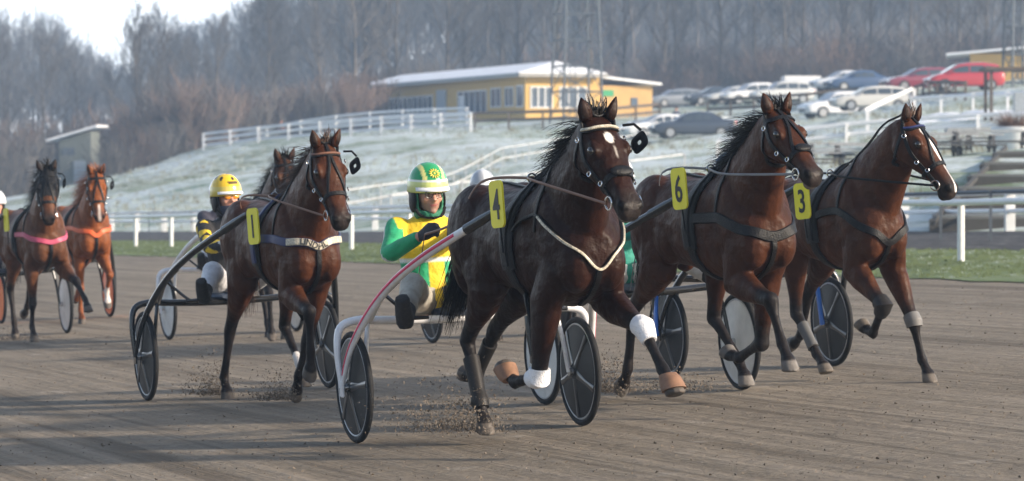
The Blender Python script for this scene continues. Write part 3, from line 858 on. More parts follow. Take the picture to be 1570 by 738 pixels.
# ------------------------------------------------------------------ bare winter trees
M_bark = mat('bark', (.115, .10, .088), .9, var=.35, scale=2)
M_twig = mat('twigs', (.105, .098, .095), .9, var=.35, scale=.4)
M_twigr = mat('reddish_twigs', (.155, .105, .085), .9, var=.4, scale=.35)
def rdir(d, ang, r):
    o = d.orthogonal().normalized(); o.rotate(Quaternion(d, r.uniform(0, 6.283)))
    return (d * math.cos(ang) + o * math.sin(ang)).normalized()
def make_tree(seed, H=15.0, twm=None, spread=.9, nb=26, forked=False):
    r = random.Random(seed); tr = MB(); cw = MB()
    pts = [V((0, 0, -.6))]; p = V((0, 0, 0)); d = V((0, 0, 1))
    k = 9
    for i in range(k):
        d = (d + V((r.uniform(-.09, .09), r.uniform(-.09, .09), .25))).normalized(); p = p + d * H * .92 / k; pts.append(p.copy())
    r0 = H * .0125
    tr.tube(pts, [r0 * (1.25 - 1.12 * i / k) for i in range(k + 1)], 6)
    def strip(a, b, c, w):
        s = (b - a).cross(V((r.uniform(-1, 1), r.uniform(-1, 1), r.uniform(-.3, .3))))
        if s.length < 1e-6: s = V((1, 0, 0))
        s = s.normalized() * w
        cw.add([a - s, a + s, b + s * .6, b - s * .6, c], [(0, 1, 2, 3), (3, 2, 4)])
    for i in range(nb):
        t = .22 + .76 * (i + r.random()) / nb; j = min(int(t * k), k - 1); q = pts[j].lerp(pts[j + 1], t * k - j)
        L = H * (.30 * (1 - t) ** .8 + .11) * r.uniform(.7, 1.2) * spread
        dd = rdir(V((0, 0, 1)), r.uniform(.45, 1.0) * (1.25 - .5 * t), r)
        bp = [q]; x = q.copy()
        for m in range(4):
            dd = (dd + V((r.uniform(-.18, .18), r.uniform(-.18, .18), .16))).normalized(); x = x + dd * L / 4; bp.append(x.copy())
        rb = r0 * (.42 - .25 * t)
        tr.tube(bp, [rb * (1 - .2 * m) for m in range(5)], 4)
        for m in range(11):
            u = .15 + .85 * (m + r.random()) / 11; jj = min(int(u * 4), 3); q2 = bp[jj].lerp(bp[jj + 1], u * 4 - jj)
            d2 = rdir((bp[jj + 1] - bp[jj]).normalized(), r.uniform(.3, .9), r); d2 = (d2 + V((0, 0, .3))).normalized()
            L2 = L * r.uniform(.22, .42) * (1.15 - .5 * u) + .35
            mid = q2 + d2 * L2 * .5; d3 = (d2 + V((r.uniform(-.3, .3), r.uniform(-.3, .3), .2))).normalized(); end = mid + d3 * L2 * .6
            strip(q2, mid, end, .026)
            for n in range(8):
                v = r.uniform(.15, 1); q3 = q2.lerp(mid, v * 2) if v < .5 else mid.lerp(end, v * 2 - 1)
                d4 = rdir(d3, r.uniform(.3, .9), r); L3 = r.uniform(.35, .95)
                strip(q3, q3 + d4 * L3 * .5, q3 + (d4 + V((0, 0, .25))).normalized() * L3, .013)
    return tr.mesh('trunk'), cw.mesh('crown')
def make_bush(seed, H=4.5):
    r = random.Random(seed); tr = MB(); cw = MB()
    for i in range(46):
        a = r.uniform(0, 6.283); b = r.uniform(0, 1.6)
        p = V((math.cos(a) * b, math.sin(a) * b, -.4)); d = (V((math.cos(a) * .3 * b, math.sin(a) * .3 * b, 1)) + V((r.uniform(-.25, .25), r.uniform(-.25, .25), 0))).normalized()
        L = H * r.uniform(.55, 1.05); pp = [p]
        for m in range(4):
            d = (d + V((r.uniform(-.15, .15), r.uniform(-.15, .15), .05))).normalized(); p = p + d * L / 4; pp.append(p.copy())
        tr.tube(pp, [.03 * (1 - .2 * m) for m in range(5)], 3)
        for m in range(34):
            u = r.uniform(.05, 1); jj = min(int(u * 4), 3); q = pp[jj].lerp(pp[jj + 1], u * 4 - jj)
            d2 = rdir(d, r.uniform(.3, 1.1), r); L2 = r.uniform(.4, 1.2); s = d2.orthogonal().normalized() * .018
            e1 = q + d2 * L2 * .5; e2 = q + (d2 + V((0, 0, .3))).normalized() * L2
            cw.add([q - s, q + s, e1 + s * .7, e1 - s * .7, e2], [(0, 1, 2, 3), (3, 2, 4)])
    return tr.mesh('stems'), cw.mesh('twigs')
TREES = []
for i in range(6):
    a, b = make_tree(100 + i, spread=(1.15, 1.45, .9, 1.25, 1.6, 1.1)[i], nb=(26, 30, 24, 28, 30, 26)[i])
    a.materials.append(M_bark); b.materials.append(M_twig); TREES.append((a, b))
BUSH = []
for i in range(4):
    a, b = make_bush(300 + i); a.materials.append(M_bark); b.materials.append(M_twigr if i % 2 == 0 else M_twig); BUSH.append((a, b))
def top_y(px):
    T = [(-200, 30), (0, 28), (30, 35), (65, 26), (110, 60), (150, 75), (185, 100), (203, 118), (214, 20), (235, 22), (262, 48), (300, 42), (340, 22), (390, -15), (470, -70), (700, -130), (1800, -150)]
    for a, b in zip(T, T[1:]):
        if a[0] <= px <= b[0]: return a[1] + (b[1] - a[1]) * (px - a[0]) / (b[0] - a[0])
    return T[-1][1]
def put_tree(px, Y, k, hgt, label, group, kind='tree', name='bare_tree', parts=None):
    p = onground(px, Y)
    root = empty(name, Matrix.Translation(p) @ Matrix.Rotation(rnd.uniform(0, 6.28), 4, 'Z') @ Matrix.Scale(hgt, 4), label, kind, group)
    a, b = parts[k]
    for me, nm in zip((a, b), ('trunk', 'crown') if name == 'bare_tree' else ('stems', 'twigs')):
        o = bpy.data.objects.new(nm, me); COL.objects.link(o); o.parent = root
    return root
LAB = 'tall leafless tree in the hazy winter wood behind the bank'
LABL = 'leafless tree in the lower wood behind the shed at the left'
ntree = 0
for row, (Y0, cnt) in enumerate([(290, 36), (390, 54), (490, 62), (600, 66), (720, 66)]):
    for i in range(cnt):
        px = -60 + 1700 * (i + rnd.uniform(.1, .9)) / cnt; Y = Y0 + rnd.uniform(-9, 12)
        if Y < 268 and 540 < px < 1040: Y = 274 + rnd.uniform(0, 10)
        if px > 560: Y += 8
        x = (px - 785) / F * Y; g = gz(x, Y)
        hmax = HC + (267 - top_y(px)) * Y / F - g
        h = min(hmax * rnd.uniform(.84, 1.0), rnd.uniform(16, 24) * (1 + (Y - 290) / 900))
        if h < 3: continue
        left = px < 330
        put_tree(px, Y, rnd.randrange(6), h / 15.0, LABL if left else LAB, 'leafless trees of the left wood' if left else 'leafless trees of the wood behind the bank', parts=TREES)
for px in (216, 233):
    Y = 262; x = (px - 785) / F * Y; h = HC + (267 - top_y(px)) * Y / F - gz(x, Y)
    put_tree(px, Y, 2, h / 14.2, 'tall slender leafless tree rising into the sky %s' % ('above the gap in the wood' if px == 216 else 'just right of the gap in the wood'), None, parts=TREES)
# brush in front of the wood
nb = 0
for i in range(235):
    px = rnd.uniform(-40, 1620)
    if px < 330: Y = rnd.uniform(236, 258); hh = rnd.uniform(4.2, 6.6)
    elif px < 560: Y = rnd.uniform(243, 268); hh = rnd.uniform(3.0, 5.2)
    else: Y = rnd.uniform(272, 360); hh = rnd.uniform(3.2, 6) * Y / 285
    if px < 330 and Y < 240 and 60 < px < 170: Y += 6
    put_tree(px, Y, rnd.randrange(4), hh / 4.5, 'bare reddish brown bush at the edge of the wood' if px >= 330 else 'bare brown bush of the tall hedge around the shed',
             'bare bushes along the wood edge' if px >= 330 else 'bare bushes of the hedge by the shed', 'bush', 'bare_bush', BUSH)
for px, Y, hh in [(185, 226, 3.0), (215, 228, 3.2), (245, 229, 3.0), (275, 231, 2.8), (20, 224, 4.4), (50, 226, 4.2), (-10, 222, 4.4), (168, 224, 2.8)]:
    put_tree(px, Y, rnd.randrange(4), hh / 4.5, 'bare brown bush of the tall hedge around the shed', 'bare bushes of the hedge by the shed', 'bush', 'bare_bush', BUSH)
# far woodland mass on the hill
def far_wood():
    mb = MB(); r = random.Random(5)
    for i in range(42000):
        y = r.uniform(400, 760); px = r.uniform(-80, 1650); x = (px - 785) / F * y
        if px < 360 and r.random() < .75: continue
        g0 = 36 * (lambda t: t * t * (3 - 2 * t))(max(0, min(1, (y - 285) / 435))) * (.22 + .78 * (lambda t: t * t * (3 - 2 * t))(max(0, min(1, (x / y * 280 + 25) / 35)))) + 6
        h = r.uniform(0, 22) * (1 if px > 400 else .45)
        p = V((x, y, g0 + h * .6 + .5)); d = V((r.uniform(-.5, .5), r.uniform(-.5, .5), 1)).normalized(); L = r.uniform(1.5, 4.5); s = V((1, r.uniform(-.5, .5), 0)) * r.uniform(.04, .09)
        mb.add([p - s, p + s, p + d * L], [(0, 1, 2)])
    o = mb.build('far_wood', M_twig, None, False, fix=False); tag(o, 'tangle of twigs of the far wood on the hillside', 'wood', kind='stuff')
far_wood()

# ------------------------------------------------------------------ winter haze
hz = MB()
hz.box((0, 370, 38), (900, 1000, 90))
hm = bpy.data.materials.new('haze_volume'); hm.use_nodes = True
nt = hm.node_tree; nt.nodes.remove(nt.nodes['Principled BSDF'])
pv = nt.nodes.new('ShaderNodeVolumePrincipled'); pv.inputs['Color'].default_value = (.50, .71, 1.0, 1); pv.inputs['Density'].default_value = HAZE
pv.inputs['Anisotropy'].default_value = 0.0
nt.links.new(pv.outputs[0], nt.nodes['Material Output'].inputs['Volume'])
o = hz.build('haze', hm, None, False); tag(o, kind='stuff')
# ------------------------------------------------------------------ horses
GFM = Matrix.Rotation(-math.atan(BANK), 4, 'Y')
def on_track(x, y, th_deg, lift=0):
    return Matrix.Translation((x, y, BANK * x + lift)) @ GFM @ Matrix.Rotation(R(th_deg - 90), 4, 'Z')

def leg_points(kind, side, a, psi):
    a = [R(t) for t in a]
    if kind == 'f': p = V((.70, 0, 1.12)); Ls = (.30, .44, .29, .115, .05)
    else: p = V((-.50, 0, 1.24)); Ls = (.34, .48, .40, .115, .05)
    out = [p.copy()]
    for L, an in zip(Ls, a):
        p = p + V((L * math.sin(an), 0, -L * math.cos(an))); out.append(p.copy())
    for i, q in enumerate(out): q.y = side * .15 + psi * min(i, 3) / 3
    return out

def leg_rings(kind, side, a, psi, sc=1.0):
    """list of (centre, fore-aft radius vector, lateral radius vector) down to the pastern, then the hoof"""
    P = leg_points(kind, side, a, psi); rs = []
    def seg(i, t): return P[i].lerp(P[i + 1], t)
    def dirv(i):
        d = (P[i + 1] - P[i]); d.normalize(); return d
    def fr(i):   # frame of segment i: forward-perpendicular and lateral
        d = dirv(i); f = V((0, 1, 0)).cross(d); f.normalize()   # points forward for a downward segment
        if f.x < 0 and abs(d.z) > .999: f = -f
        return -f
    Fs = [fr(i) for i in range(5)]
    def av(i, j, t=.5):
        v = Fs[i].lerp(Fs[j], t)
        return v.normalized() if v.length > 1e-3 else Fs[i]
    lat = V((0, 1, 0))
    if kind == 'f':
        spec = [(0, .10, .150, .085, -.01), (0, .6, .135, .085, 0), (1, 0, .125, .090, 0), (1, .22, .108, .082, .008), (1, .45, .086, .068, .004), (1, .70, .063, .053, 0), (1, .88, .053, .048, 0),
                (2, 0, .059, .054, .004), (2, .14, .050, .046, 0), (2, .32, .037, .032, -.004), (2, .6, .034, .028, -.004), (2, .84, .037, .031, -.004), (3, 0, .045, .039, -.004), (3, .35, .036, .034, 0), (3, .8, .038, .037, 0), (4, 0, .043, .041, 0)]
    else:
        spec = [(0, .0, .24, .12, .02), (0, .55, .215, .125, 0), (1, 0, .175, .115, -.01), (1, .25, .128, .092, -.012), (1, .5, .092, .068, -.012), (1, .74, .064, .050, -.012), (1, .90, .060, .048, -.012),
                (2, 0, .060, .049, -.012), (2, .10, .054, .046, -.010), (2, .28, .041, .036, -.002), (2, .6, .036, .031, 0), (2, .84, .038, .033, -.003), (3, 0, .046, .040, -.004), (3, .35, .037, .034, 0), (3, .8, .038, .037, 0), (4, 0, .043, .041, 0)]
    for (i, t, rf, rl, off) in spec:
        f = Fs[i] if t > .12 or i == 0 else av(i - 1, i)
        rs.append((seg(i, t) + f * off, f * rf * sc, lat * rl * sc, i, t))
    return P, Fs, rs

def hoof_rings(P, Fs, a):
    an = R(a[3]) - R(34)
    dn = V((math.sin(an), 0, -math.cos(an))); f = V((math.cos(an), 0, math.sin(an))); lat = V((0, 1, 0))
    c = P[4] + V((0, 0, 0))
    return [(c - dn * .022, f * .044, lat * .042), (c + f * .004, f * .053, lat * .048), (c + dn * .035 + f * .018, f * .060, lat * .053), (c + dn * .072 + f * .032, f * .067, lat * .059), (c + dn * .080 + f * .034, f * .065, lat * .057)], dn, f

class Strap:
    pass

def strap_on(bvh, pts, width, thick=.006, lift=.004, n=8, snap=True, closed=False):
    """ribbon lying on the skin: returns (MB, frames) ; pts rough points near the skin"""
    path = cr(pts, n) if len(pts) > 2 else [V(pts[0]).lerp(V(pts[1]), i / n) for i in range(n + 1)]
    q = []; nn = []
    for p in path:
        if snap:
            loc, no, idx, dist = bvh.find_nearest(p)
            q.append(loc + no * lift); nn.append(no)
        else: q.append(p); nn.append(V((0, 0, 1)))
    for _ in range(2):     # ease out small wobbles
        q = [q[0]] + [(q[i - 1] + q[i] * 2 + q[i + 1]) / 4 for i in range(1, len(q) - 1)] + [q[-1]]
        nn = [nn[0]] + [(nn[i - 1] + nn[i] * 2 + nn[i + 1]).normalized() for i in range(1, len(nn) - 1)] + [nn[-1]]
    if snap:
        r = []
        for p, no in zip(q, nn):
            loc, n0, idx, d = bvh.find_nearest(p)
            if (p - loc).dot(n0) < lift: p = loc + n0 * lift
            r.append(p)
        q = r
    mb = MB(); rings = []; fr = []
    for i in range(len(q)):
        t = (q[min(i + 1, len(q) - 1)] - q[max(i - 1, 0)]).normalized()
        s = t.cross(nn[i])
        if s.length < 1e-5: s = t.orthogonal()
        s.normalize(); no = s.cross(t)
        fr.append((q[i] + no * thick, t, s, no))
        rings.append((q[i] + no * thick * .3, s * width * .5 * 1.28, no * thick * 1.1))
    mb.rings(rings, 8, p=4)
    return mb, fr

def text_mesh(txt, size):
    c = bpy.data.curves.new('txt', 'FONT'); c.body = txt; c.size = size; c.align_x = 'CENTER'; c.align_y = 'CENTER'
    c.offset = size * .018; c.extrude = .0015; c.resolution_u = 3
    o = bpy.data.objects.new('txt', c); COL.objects.link(o)
    dg = bpy.context.evaluated_depsgraph_get()
    me = bpy.data.meshes.new_from_object(o.evaluated_get(dg))
    bpy.data.objects.remove(o); bpy.data.curves.remove(c)
    return me

BAY = (.118, .045, .019); DARKBAY = (.052, .022, .012); REDBAY = (.175, .062, .024); CHEST = (.28, .095, .030); BROWN = (.13, .058, .028)
BLACK = (.014, .012, .012)
def smooth_noise(P, s, seed):
    rs = np.random.RandomState(seed); out = 0
    for k in range(5):
        d = rs.normal(size=3); d /= np.linalg.norm(d); out = out + np.sin(P @ d * s * (1 + k * .45) + rs.uniform(0, 6.28))
    return out / 5

def make_horse(spec):
    S = dict(hs=1.05, hw=1.17, sc=1.0, coat=BAY, points=True, mane=M_hairk, yaw=0, pitch=62, roll=0, poll=(1.13, 0, 1.93), blaze=None, voxel=.0115, mane_len=.27, mane_blow=1.0)
    S.update(spec)
    root = empty('horse', on_track(S['x'], S['y'], S['th'], S.get('lift', 0)) @ Matrix.Scale(S['sc'], 4), S['label'], 'horse', None)
    mb = MB(); X = V((1, 0, 0)); Yv = V((0, 1, 0)); Z = V((0, 0, 1))
    # trunk
    tor = [(-.80, 1.27, .10, .09), (-.76, 1.25, .21, .16), (-.66, 1.24, .285, .225), (-.50, 1.245, .305, .265), (-.32, 1.235, .305, .275), (-.12, 1.215, .300, .268), (.08, 1.195, .315, .285), (.24, 1.185, .338, .285),
           (.40, 1.195, .365, .265), (.52, 1.20, .375, .245), (.64, 1.19, .340, .235), (.76, 1.17, .270, .215), (.85, 1.15, .185, .165), (.90, 1.14, .10, .09)]
    mb.rings([(V((x, 0, z)), Yv * w, Z * h) for x, z, h, w in tor], 20, p=2.25)
    # withers
    mb.ell((.42, 0, 1.47), (.30, 0, -.02), (0, .085, 0), (0, 0, .135), 12, 8)
    for s in (-1, 1):
        mb.ell((-.52, s * .15, 1.26), (.30, 0, .02), (0, .165, 0), (0, 0, .29), 14, 10)      # haunch
        mb.ell((-.70, s * .13, 1.14), (.15, 0, 0), (0, .125, 0), (0, 0, .27), 12, 8)           # buttock
        mb.ell((.60, s * .150, 1.22), (.16, 0, .14), (0, .095, 0), (-.12, 0, .27), 14, 10)     # shoulder
        mb.ell((.785, s * .10, 1.08), (.125, 0, 0), (0, .105, 0), (0, 0, .17), 12, 8)            # breast muscle
        mb.ell((.48, s * .16, 1.12), (.12, 0, 0), (0, .09, 0), (0, 0, .15), 12, 8)             # triceps
        mb.ell((-.26, s * .17, 1.16), (.20, 0, 0), (0, .11, 0), (0, 0, .22), 12, 8)            # flank
    # neck and head
    P = V(S['poll'])
    yw, pt = R(S['yaw']), R(S['pitch'])
    RM = Matrix.Rotation(yw, 3, 'Z') @ Matrix.Rotation(R(S['roll']), 3, 'X')
    ax = RM @ V((math.cos(pt), 0, -math.sin(pt))); nm = RM @ V((math.sin(pt), 0, math.cos(pt))); u = RM @ Yv
    hs = S['hs']; ax0, u0, nm0 = ax, u, nm
    hw = S['hw']; ax, u, nm = ax * hs, u * hs * hw, nm * hs * 1.04
    def HP(s, uu, n): return P + ax * s + u * uu + nm * n
    base = V((.52, 0, 1.30))
    nd = (P - base).normalized()
    nk = [(base, .37, .20, 0.), (base.lerp(P, .25) + V((.0, 0, -.03)), .305, .166, .0), (base.lerp(P, .48) + V((.01, 0, -.03)), .242, .134, .0), (base.lerp(P, .70) + V((.02, 0, -.03)), .195, .110, .0), (base.lerp(P, .88) + V((.04, 0, -.035)), .165, .096, 0), (base.lerp(P, 1.02) + V((.05, 0, -.06)), .135, .088, 0)]
    rr = []
    for k, (c, rn, rl, _) in enumerate(nk):
        q = k / (len(nk) - 1); side = Yv.lerp(u, q).normalized(); b = side.cross(nd).normalized()
        rr.append((c, side * rl, b * rn))
    mb.rings(rr, 18, p=2.1)
    hd = [(-.045, .035, -.05, .045), (-.01, .058, -.10, .072), (.08, .074, -.150, .092), (.16, .076, -.176, .100), (.22, .072, -.168, .100), (.29, .062, -.138, .084), (.37, .053, -.106, .066), (.45, .046, -.088, .056), (.52, .043, -.086, .057), (.57, .032, -.084, .056), (.605, .008, -.076, .048), (.622, -.018, -.062, .030)]
    mb.rings([(P + ax * s + nm * ((t + b) / 2), u * w, nm * ((t - b) / 2)) for s, t, b, w in hd], 18, p=2.5)
    for s in (-1, 1):
        mb.ell(HP(.195, s * .080, .042), ax * .055, u * .020, nm * .030, 10, 8)          # eye socket
        mb.ell(HP(.15, s * .062, -.085), ax * .10, u * .040, nm * .085, 12, 8)           # cheek
        mb.ell(HP(.555, s * .040, .008), ax * .042, u * .024, nm * .028, 10, 8)          # nostril
        mb.ell(HP(.27, s * .045, .02), ax * .12, u * .03, nm * .02, 10, 6)
    mb.ell(HP(.565, 0, -.088), ax * .042, u * .036, nm * .022, 10, 8)                    # chin
    # legs
    legs = {}
    for key, kind, side in (('fr', 'f', -1), ('fl', 'f', 1), ('hr', 'h', -1), ('hl', 'h', 1)):
        a, psi = S[key]
        Pn, Fs, rs = leg_rings(kind, side, a, psi)
        if kind == 'f':   # skip the blend ring order by splitting at the joints so bent legs do not pinch
            cuts = [(0, 3), (2, 8), (7, 13), (12, 16)]
        else: cuts = [(0, 3), (2, 8), (7, 13), (12, 16)]
        for c0, c1 in cuts: mb.rings([(c, A, B) for c, A, B, i, t in rs[c0:c1]], 12)
        i = 7; mb.ell(rs[i][0], rs[i][1] * 1.0, rs[i][2] * 1.0, rs[i][1].cross(rs[i][2]).normalized() * .058, 10, 8)   # knee / hock
        mb.ell(rs[12][0], rs[12][1], rs[12][2], rs[12][1].cross(rs[12][2]).normalized() * .042, 10, 8)               # fetlock
        if kind == 'h':
            d = (Pn[2] - Pn[1]).normalized(); mb.ell(Pn[2] - Fs[2] * .045 - d * .03, Fs[2] * .036, V((0, .026, 0)), d * .065, 8, 6)   # point of hock
        hr, dn, hf = hoof_rings(Pn, Fs, a)
        mb.rings(hr, 14)
        legs[key] = (Pn, Fs, rs, dn, hf)
    me = remeshed(mb, S['voxel'], 9, .5)
    # colour
    C = vcoords(me); col = np.tile(np.array(S['coat']), (len(C), 1)).astype(float)
    nz = smooth_noise(C, 5, 3); col *= (1 + .13 * nz)[:, None]
    belly = np.clip((1.02 - C[:, 2]) / .15, 0, 1) * (np.abs(C[:, 0]) < .9)
    def blend(mask, c): 
        nonlocal col
        m = np.clip(mask, 0, 1)[:, None]; col = col * (1 - m) + np.array(c) * m
    if S['points']:
        dmin = np.full(len(C), 9.); tt = np.zeros(len(C))
        for key in legs:
            Pn = legs[key][0]
            pts = [np.array(Pn[1].lerp(Pn[2], t)) for t in np.linspace(.3, 1, 8)] + [np.array(Pn[2].lerp(Pn[3], t)) for t in np.linspace(.1, 1, 8)] + [np.array(Pn[3].lerp(Pn[5], t)) for t in np.linspace(.2, 1, 5)]
            tv = list(np.linspace(0, 1, 8)) + [1.2] * 13
            for p, t in zip(pts, tv):
                d = np.linalg.norm(C - p, axis=1); k = d < dmin; dmin = np.where(k, d, dmin); tt = np.where(k, t, tt)
        blend((dmin < .13) * np.clip((tt - .35 + nz * .12) / .45, 0, 1) * .97, S.get('leg', BLACK))
    Hm = np.array([ax0 / hs, u0 / (hs * hw), nm0 / (hs * 1.04)]); hl = (C - np.array(P)) @ Hm.T      # s, u, n
    inh = (hl[:, 0] > -.05) & (hl[:, 0] < .70) & (np.abs(hl[:, 1]) < .16) & (hl[:, 2] > -.24) & (hl[:, 2] < .14)
    blend(inh * np.clip((hl[:, 0] - .43 + hl[:, 2] * -.3) / .12, 0, 1) * .93, S.get('muzzle', (.022, .018, .017)))
    if S.get('mask'): blend(inh * (hl[:, 0] < .33 + .02 * nz), (.016, .016, .018))
    for s in (-1, 1):      # nostrils, eye rims, mouth line
        q = ((hl[:, 0] - .572) / .030) ** 2 + ((hl[:, 1] - s * .045) / .02) ** 2 + ((hl[:, 2] - .012) / .022) ** 2
        blend(inh * (q < 1.3), (.006, .005, .005))
        q = ((hl[:, 0] - .205) / .045) ** 2 + ((hl[:, 1] - s * .1) / .03) ** 2 + ((hl[:, 2] - .03) / .030) ** 2
        blend(inh * np.clip(1.5 - q, 0, 1) * .8, (.018, .012, .010))
    ml = np.exp(-((hl[:, 2] + .050 + (hl[:, 0] - .5) * .12) / .008) ** 2) * (hl[:, 0] > .50); blend(inh * ml, (.006, .005, .005))
    if S.get('lip'): blend(inh * np.clip(1 - np.abs(hl[:, 2] + .075) / .022, 0, 1) * (hl[:, 0] > .555) * .6, (.42, .36, .33))
    bz = S.get('blaze')
    if bz == 'star':
        q = ((hl[:, 0] - .15) / .036) ** 2 + (hl[:, 1] / .019) ** 2; blend(inh * (hl[:, 2] > 0) * np.clip(2.2 - 1.6 * q, 0, 1), (.72, .68, .64))
        q = ((hl[:, 0] - .24) / .04) ** 2 + ((hl[:, 1] - .006) / .006) ** 2; blend(inh * (hl[:, 2] > 0) * np.clip(1.4 - q, 0, 1) * .5, (.6, .55, .5))
    if bz == 'blaze':
        w = .017 + .010 * np.sin(hl[:, 0] * 9 + .5) + .016 * np.exp(-((hl[:, 0] - .12) / .05) ** 2)
        blend(inh * (hl[:, 2] > .0) * (hl[:, 0] > .08) * (hl[:, 0] < .60) * np.clip((w - np.abs(hl[:, 1] - .012)) / .006, 0, 1), (.78, .76, .74))
    if bz == 'snip':
        blend(inh * (hl[:, 2] > -.02) * (hl[:, 0] > .42) * np.clip((.016 - np.abs(hl[:, 1])) / .008, 0, 1) * .8, (.62, .56, .52))
    hoofc = S.get('hoof', (.105, .09, .078))
    for key in legs:
        Pn, Fs, rs, dn, hf = legs[key]
        d = (C - np.array(Pn[4])) @ np.array(dn); near = np.linalg.norm(C - np.array(Pn[4] + dn * .04), axis=1) < .125
        blend(near * np.clip((d - .002) / .008, 0, 1), hoofc)
        if key in S.get('socks', ()): 
            ds = np.min([np.linalg.norm(C - np.array(Pn[3].lerp(Pn[4], t)), axis=1) for t in np.linspace(-.3, 1, 6)], axis=0); blend(((ds < .075) & ~(near & (d > .004))) * 1., (.62, .58, .55))
    # ears: hollow leaves, part of the same skin mesh
    eb = MB()
    for s in (-1, 1):
        e0 = HP(.005, s * .055, .045); t = (nm * .75 - ax * .55 + u * s * (.30 + S.get('ear_out', 0)) + V((-.10, 0, .25))).normalized(); f = (ax * .35 + nm * .6 + u * s * .35); f = (f - t * f.dot(t)).normalized(); g = t.cross(f)
        L = .135
        prof = [(0, .030, .024), (.18, .038, .028), (.42, .040, .026), (.66, .030, .018), (.86, .016, .010), (1, .003, .003)]
        rs_ = [(e0 + t * L * k, g * a, f * b) for k, a, b in prof]
        eb.rings(rs_, 12)
        inner = [(e0 + t * L * k + f * b * .62, g * a * .62, f * b * .5) for k, a, b in prof[1:5]]
        eb.mi = 1; eb.rings(inner, 10); eb.mi = 0
    em = eb.mesh('ears'); bm = bmesh.new(); bm.from_mesh(em); bmesh.ops.recalc_face_normals(bm, faces=bm.faces[:]); bm.to_mesh(em); bm.free()
    EC = vcoords(em); ec = np.tile(np.array(S['coat']) * .8, (len(EC), 1)); 
    if S.get('mask'): ec[:] = (.03, .03, .034)
    n1 = 2 * 6 * 12
    mi = np.zeros(len(em.polygons), dtype=np.int32); em.polygons.foreach_get('material_index', mi)
    inv = set()
    for p in em.polygons:
        if p.material_index == 1: inv.update(p.vertices)
    for i in inv: ec[i] = (.035, .022, .018)
    em.polygons.foreach_set('material_index', np.zeros(len(em.polygons), dtype=np.int32))
    paint(me, col); paint(em, ec)
    bm = bmesh.new(); bm.from_mesh(me); bm.from_mesh(em)
    allc = np.vstack([col, ec]); bm.to_mesh(me); bm.free(); bpy.data.meshes.remove(em)
    paint(me, allc)
    body = link_mesh('body', me, M_coat, root)
    bvh = BVHTree.FromPolygons([v.co.copy() for v in me.vertices], [tuple(p.vertices) for p in me.polygons])
    for s in (-1, 1):
        if S.get('mask') or not S.get('detail', True): continue
        b = MB(); b.ell(HP(.205, s * .093, .036), ax * .026, u * .016, nm * .020, 12, 8); b.build('eye', M_eye, root)
    # mane, forelock, tail
    r = random.Random(S.get('seed', 1)); hb = MB()
    crest = [V((.40, 0, 1.60)), V((.56, 0, 1.63)), base.lerp(P, .45) - V((.10, 0, -.12)), base.lerp(P, .72) - V((.085, 0, -.095)), P + V((-.045, 0, .065))]
    crest = cr(crest, 12)
    side_pref = S.get('mane_side', -1)
    def strand(p0, d0, L, w, droop, wav, flow):
        pts_ = []; p = p0.copy(); d = d0.normalized(); k = 5
        for i in range(k + 1):
            pts_.append(p.copy()); d = (d + flow * .30 + V((0, 0, -droop)) + V((r.uniform(-wav, wav), r.uniform(-wav, wav), r.uniform(-wav, wav)))).normalized(); p = p + d * L / k
        sd = V((r.uniform(-1, 1), r.uniform(-1, 1), r.uniform(-1, 1))); sd = (sd - d * sd.dot(d)).normalized()
        vs = []; 
        for i, q in enumerate(pts_):
            ww = w * (1 - .82 * i / k); vs += [q - sd * ww, q + sd * ww]
        hb.add(vs, [(2 * i, 2 * i + 1, 2 * i + 3, 2 * i + 2) for i in range(k)])
    bl = S['mane_blow']
    for i in range(int(S.get('mane_n', 520) * 4)):
        q = crest[min(int(r.random() ** .9 * len(crest)), len(crest) - 1)] + V((r.uniform(-.03, .03), r.uniform(-.012, .012), -.035))
        L = S['mane_len'] * r.uniform(.55, 1.25)
        up = r.random()
        d = V((-.60 * bl - .2, side_pref * r.uniform(.0, .8), r.uniform(-.45, .30) * (.4 + .6 * bl)))
        if i % 22 == 0: clump = (V((r.uniform(-.3, .2), r.uniform(-.3, .3), r.uniform(-.25, .4 * bl))), r.uniform(.6, 1.25), q)
        d = d * .45 + clump[0]; L = S['mane_len'] * clump[1] * r.uniform(.8, 1.15); q = q.lerp(clump[2], .35)
        strand(q, d, L, .0032, .24 * (1.3 - bl * .6), .17, V((-1, side_pref * .15, .05 * bl)) * bl)
    for i in range(46):      # forelock
        q = HP(-.015, r.uniform(-.035, .035), .058); strand(q, nm * .6 - ax * .35 + u * r.uniform(-.7, .7), r.uniform(.06, .15), .007, .05, .2, V((-.8, 0, .3)))
    hb.build('mane', S['mane'], root, False, fix=False)
    hb = MB()
    dock = V((-.80, 0, 1.40))
    tp = [dock + V((.06, 0, .03)), dock + V((-.05, 0, 0)), dock + V((-.10, 0, -.09)), dock + V((-.12, 0, -.22))]
    hb.tube(cr(tp, 4), [.04] * 4 + [.036] * 4 + [.03] * 4 + [.02], 8)
    tl = S.get('tail_len', .58)
    for i in range(700):
        k = r.random(); q = tp[1].lerp(tp[3], k) + V((r.uniform(-.03, .03), r.uniform(-.035, .035), 0))
        strand(q, V((-.35, r.uniform(-.25, .25) + S.get('tail_side', 0), -.55)), tl * r.uniform(.6, 1.1), .0045, .30, .10, V((-.20, S.get('tail_side', 0), -.5)))
    hb.build('tail', S['mane'], root, False, fix=False)
    S['HP'] = HP; S['axes'] = (ax, u, nm); S['bvh'] = bvh; S['legs'] = legs; S['root'] = root
    tack(S)
    return S

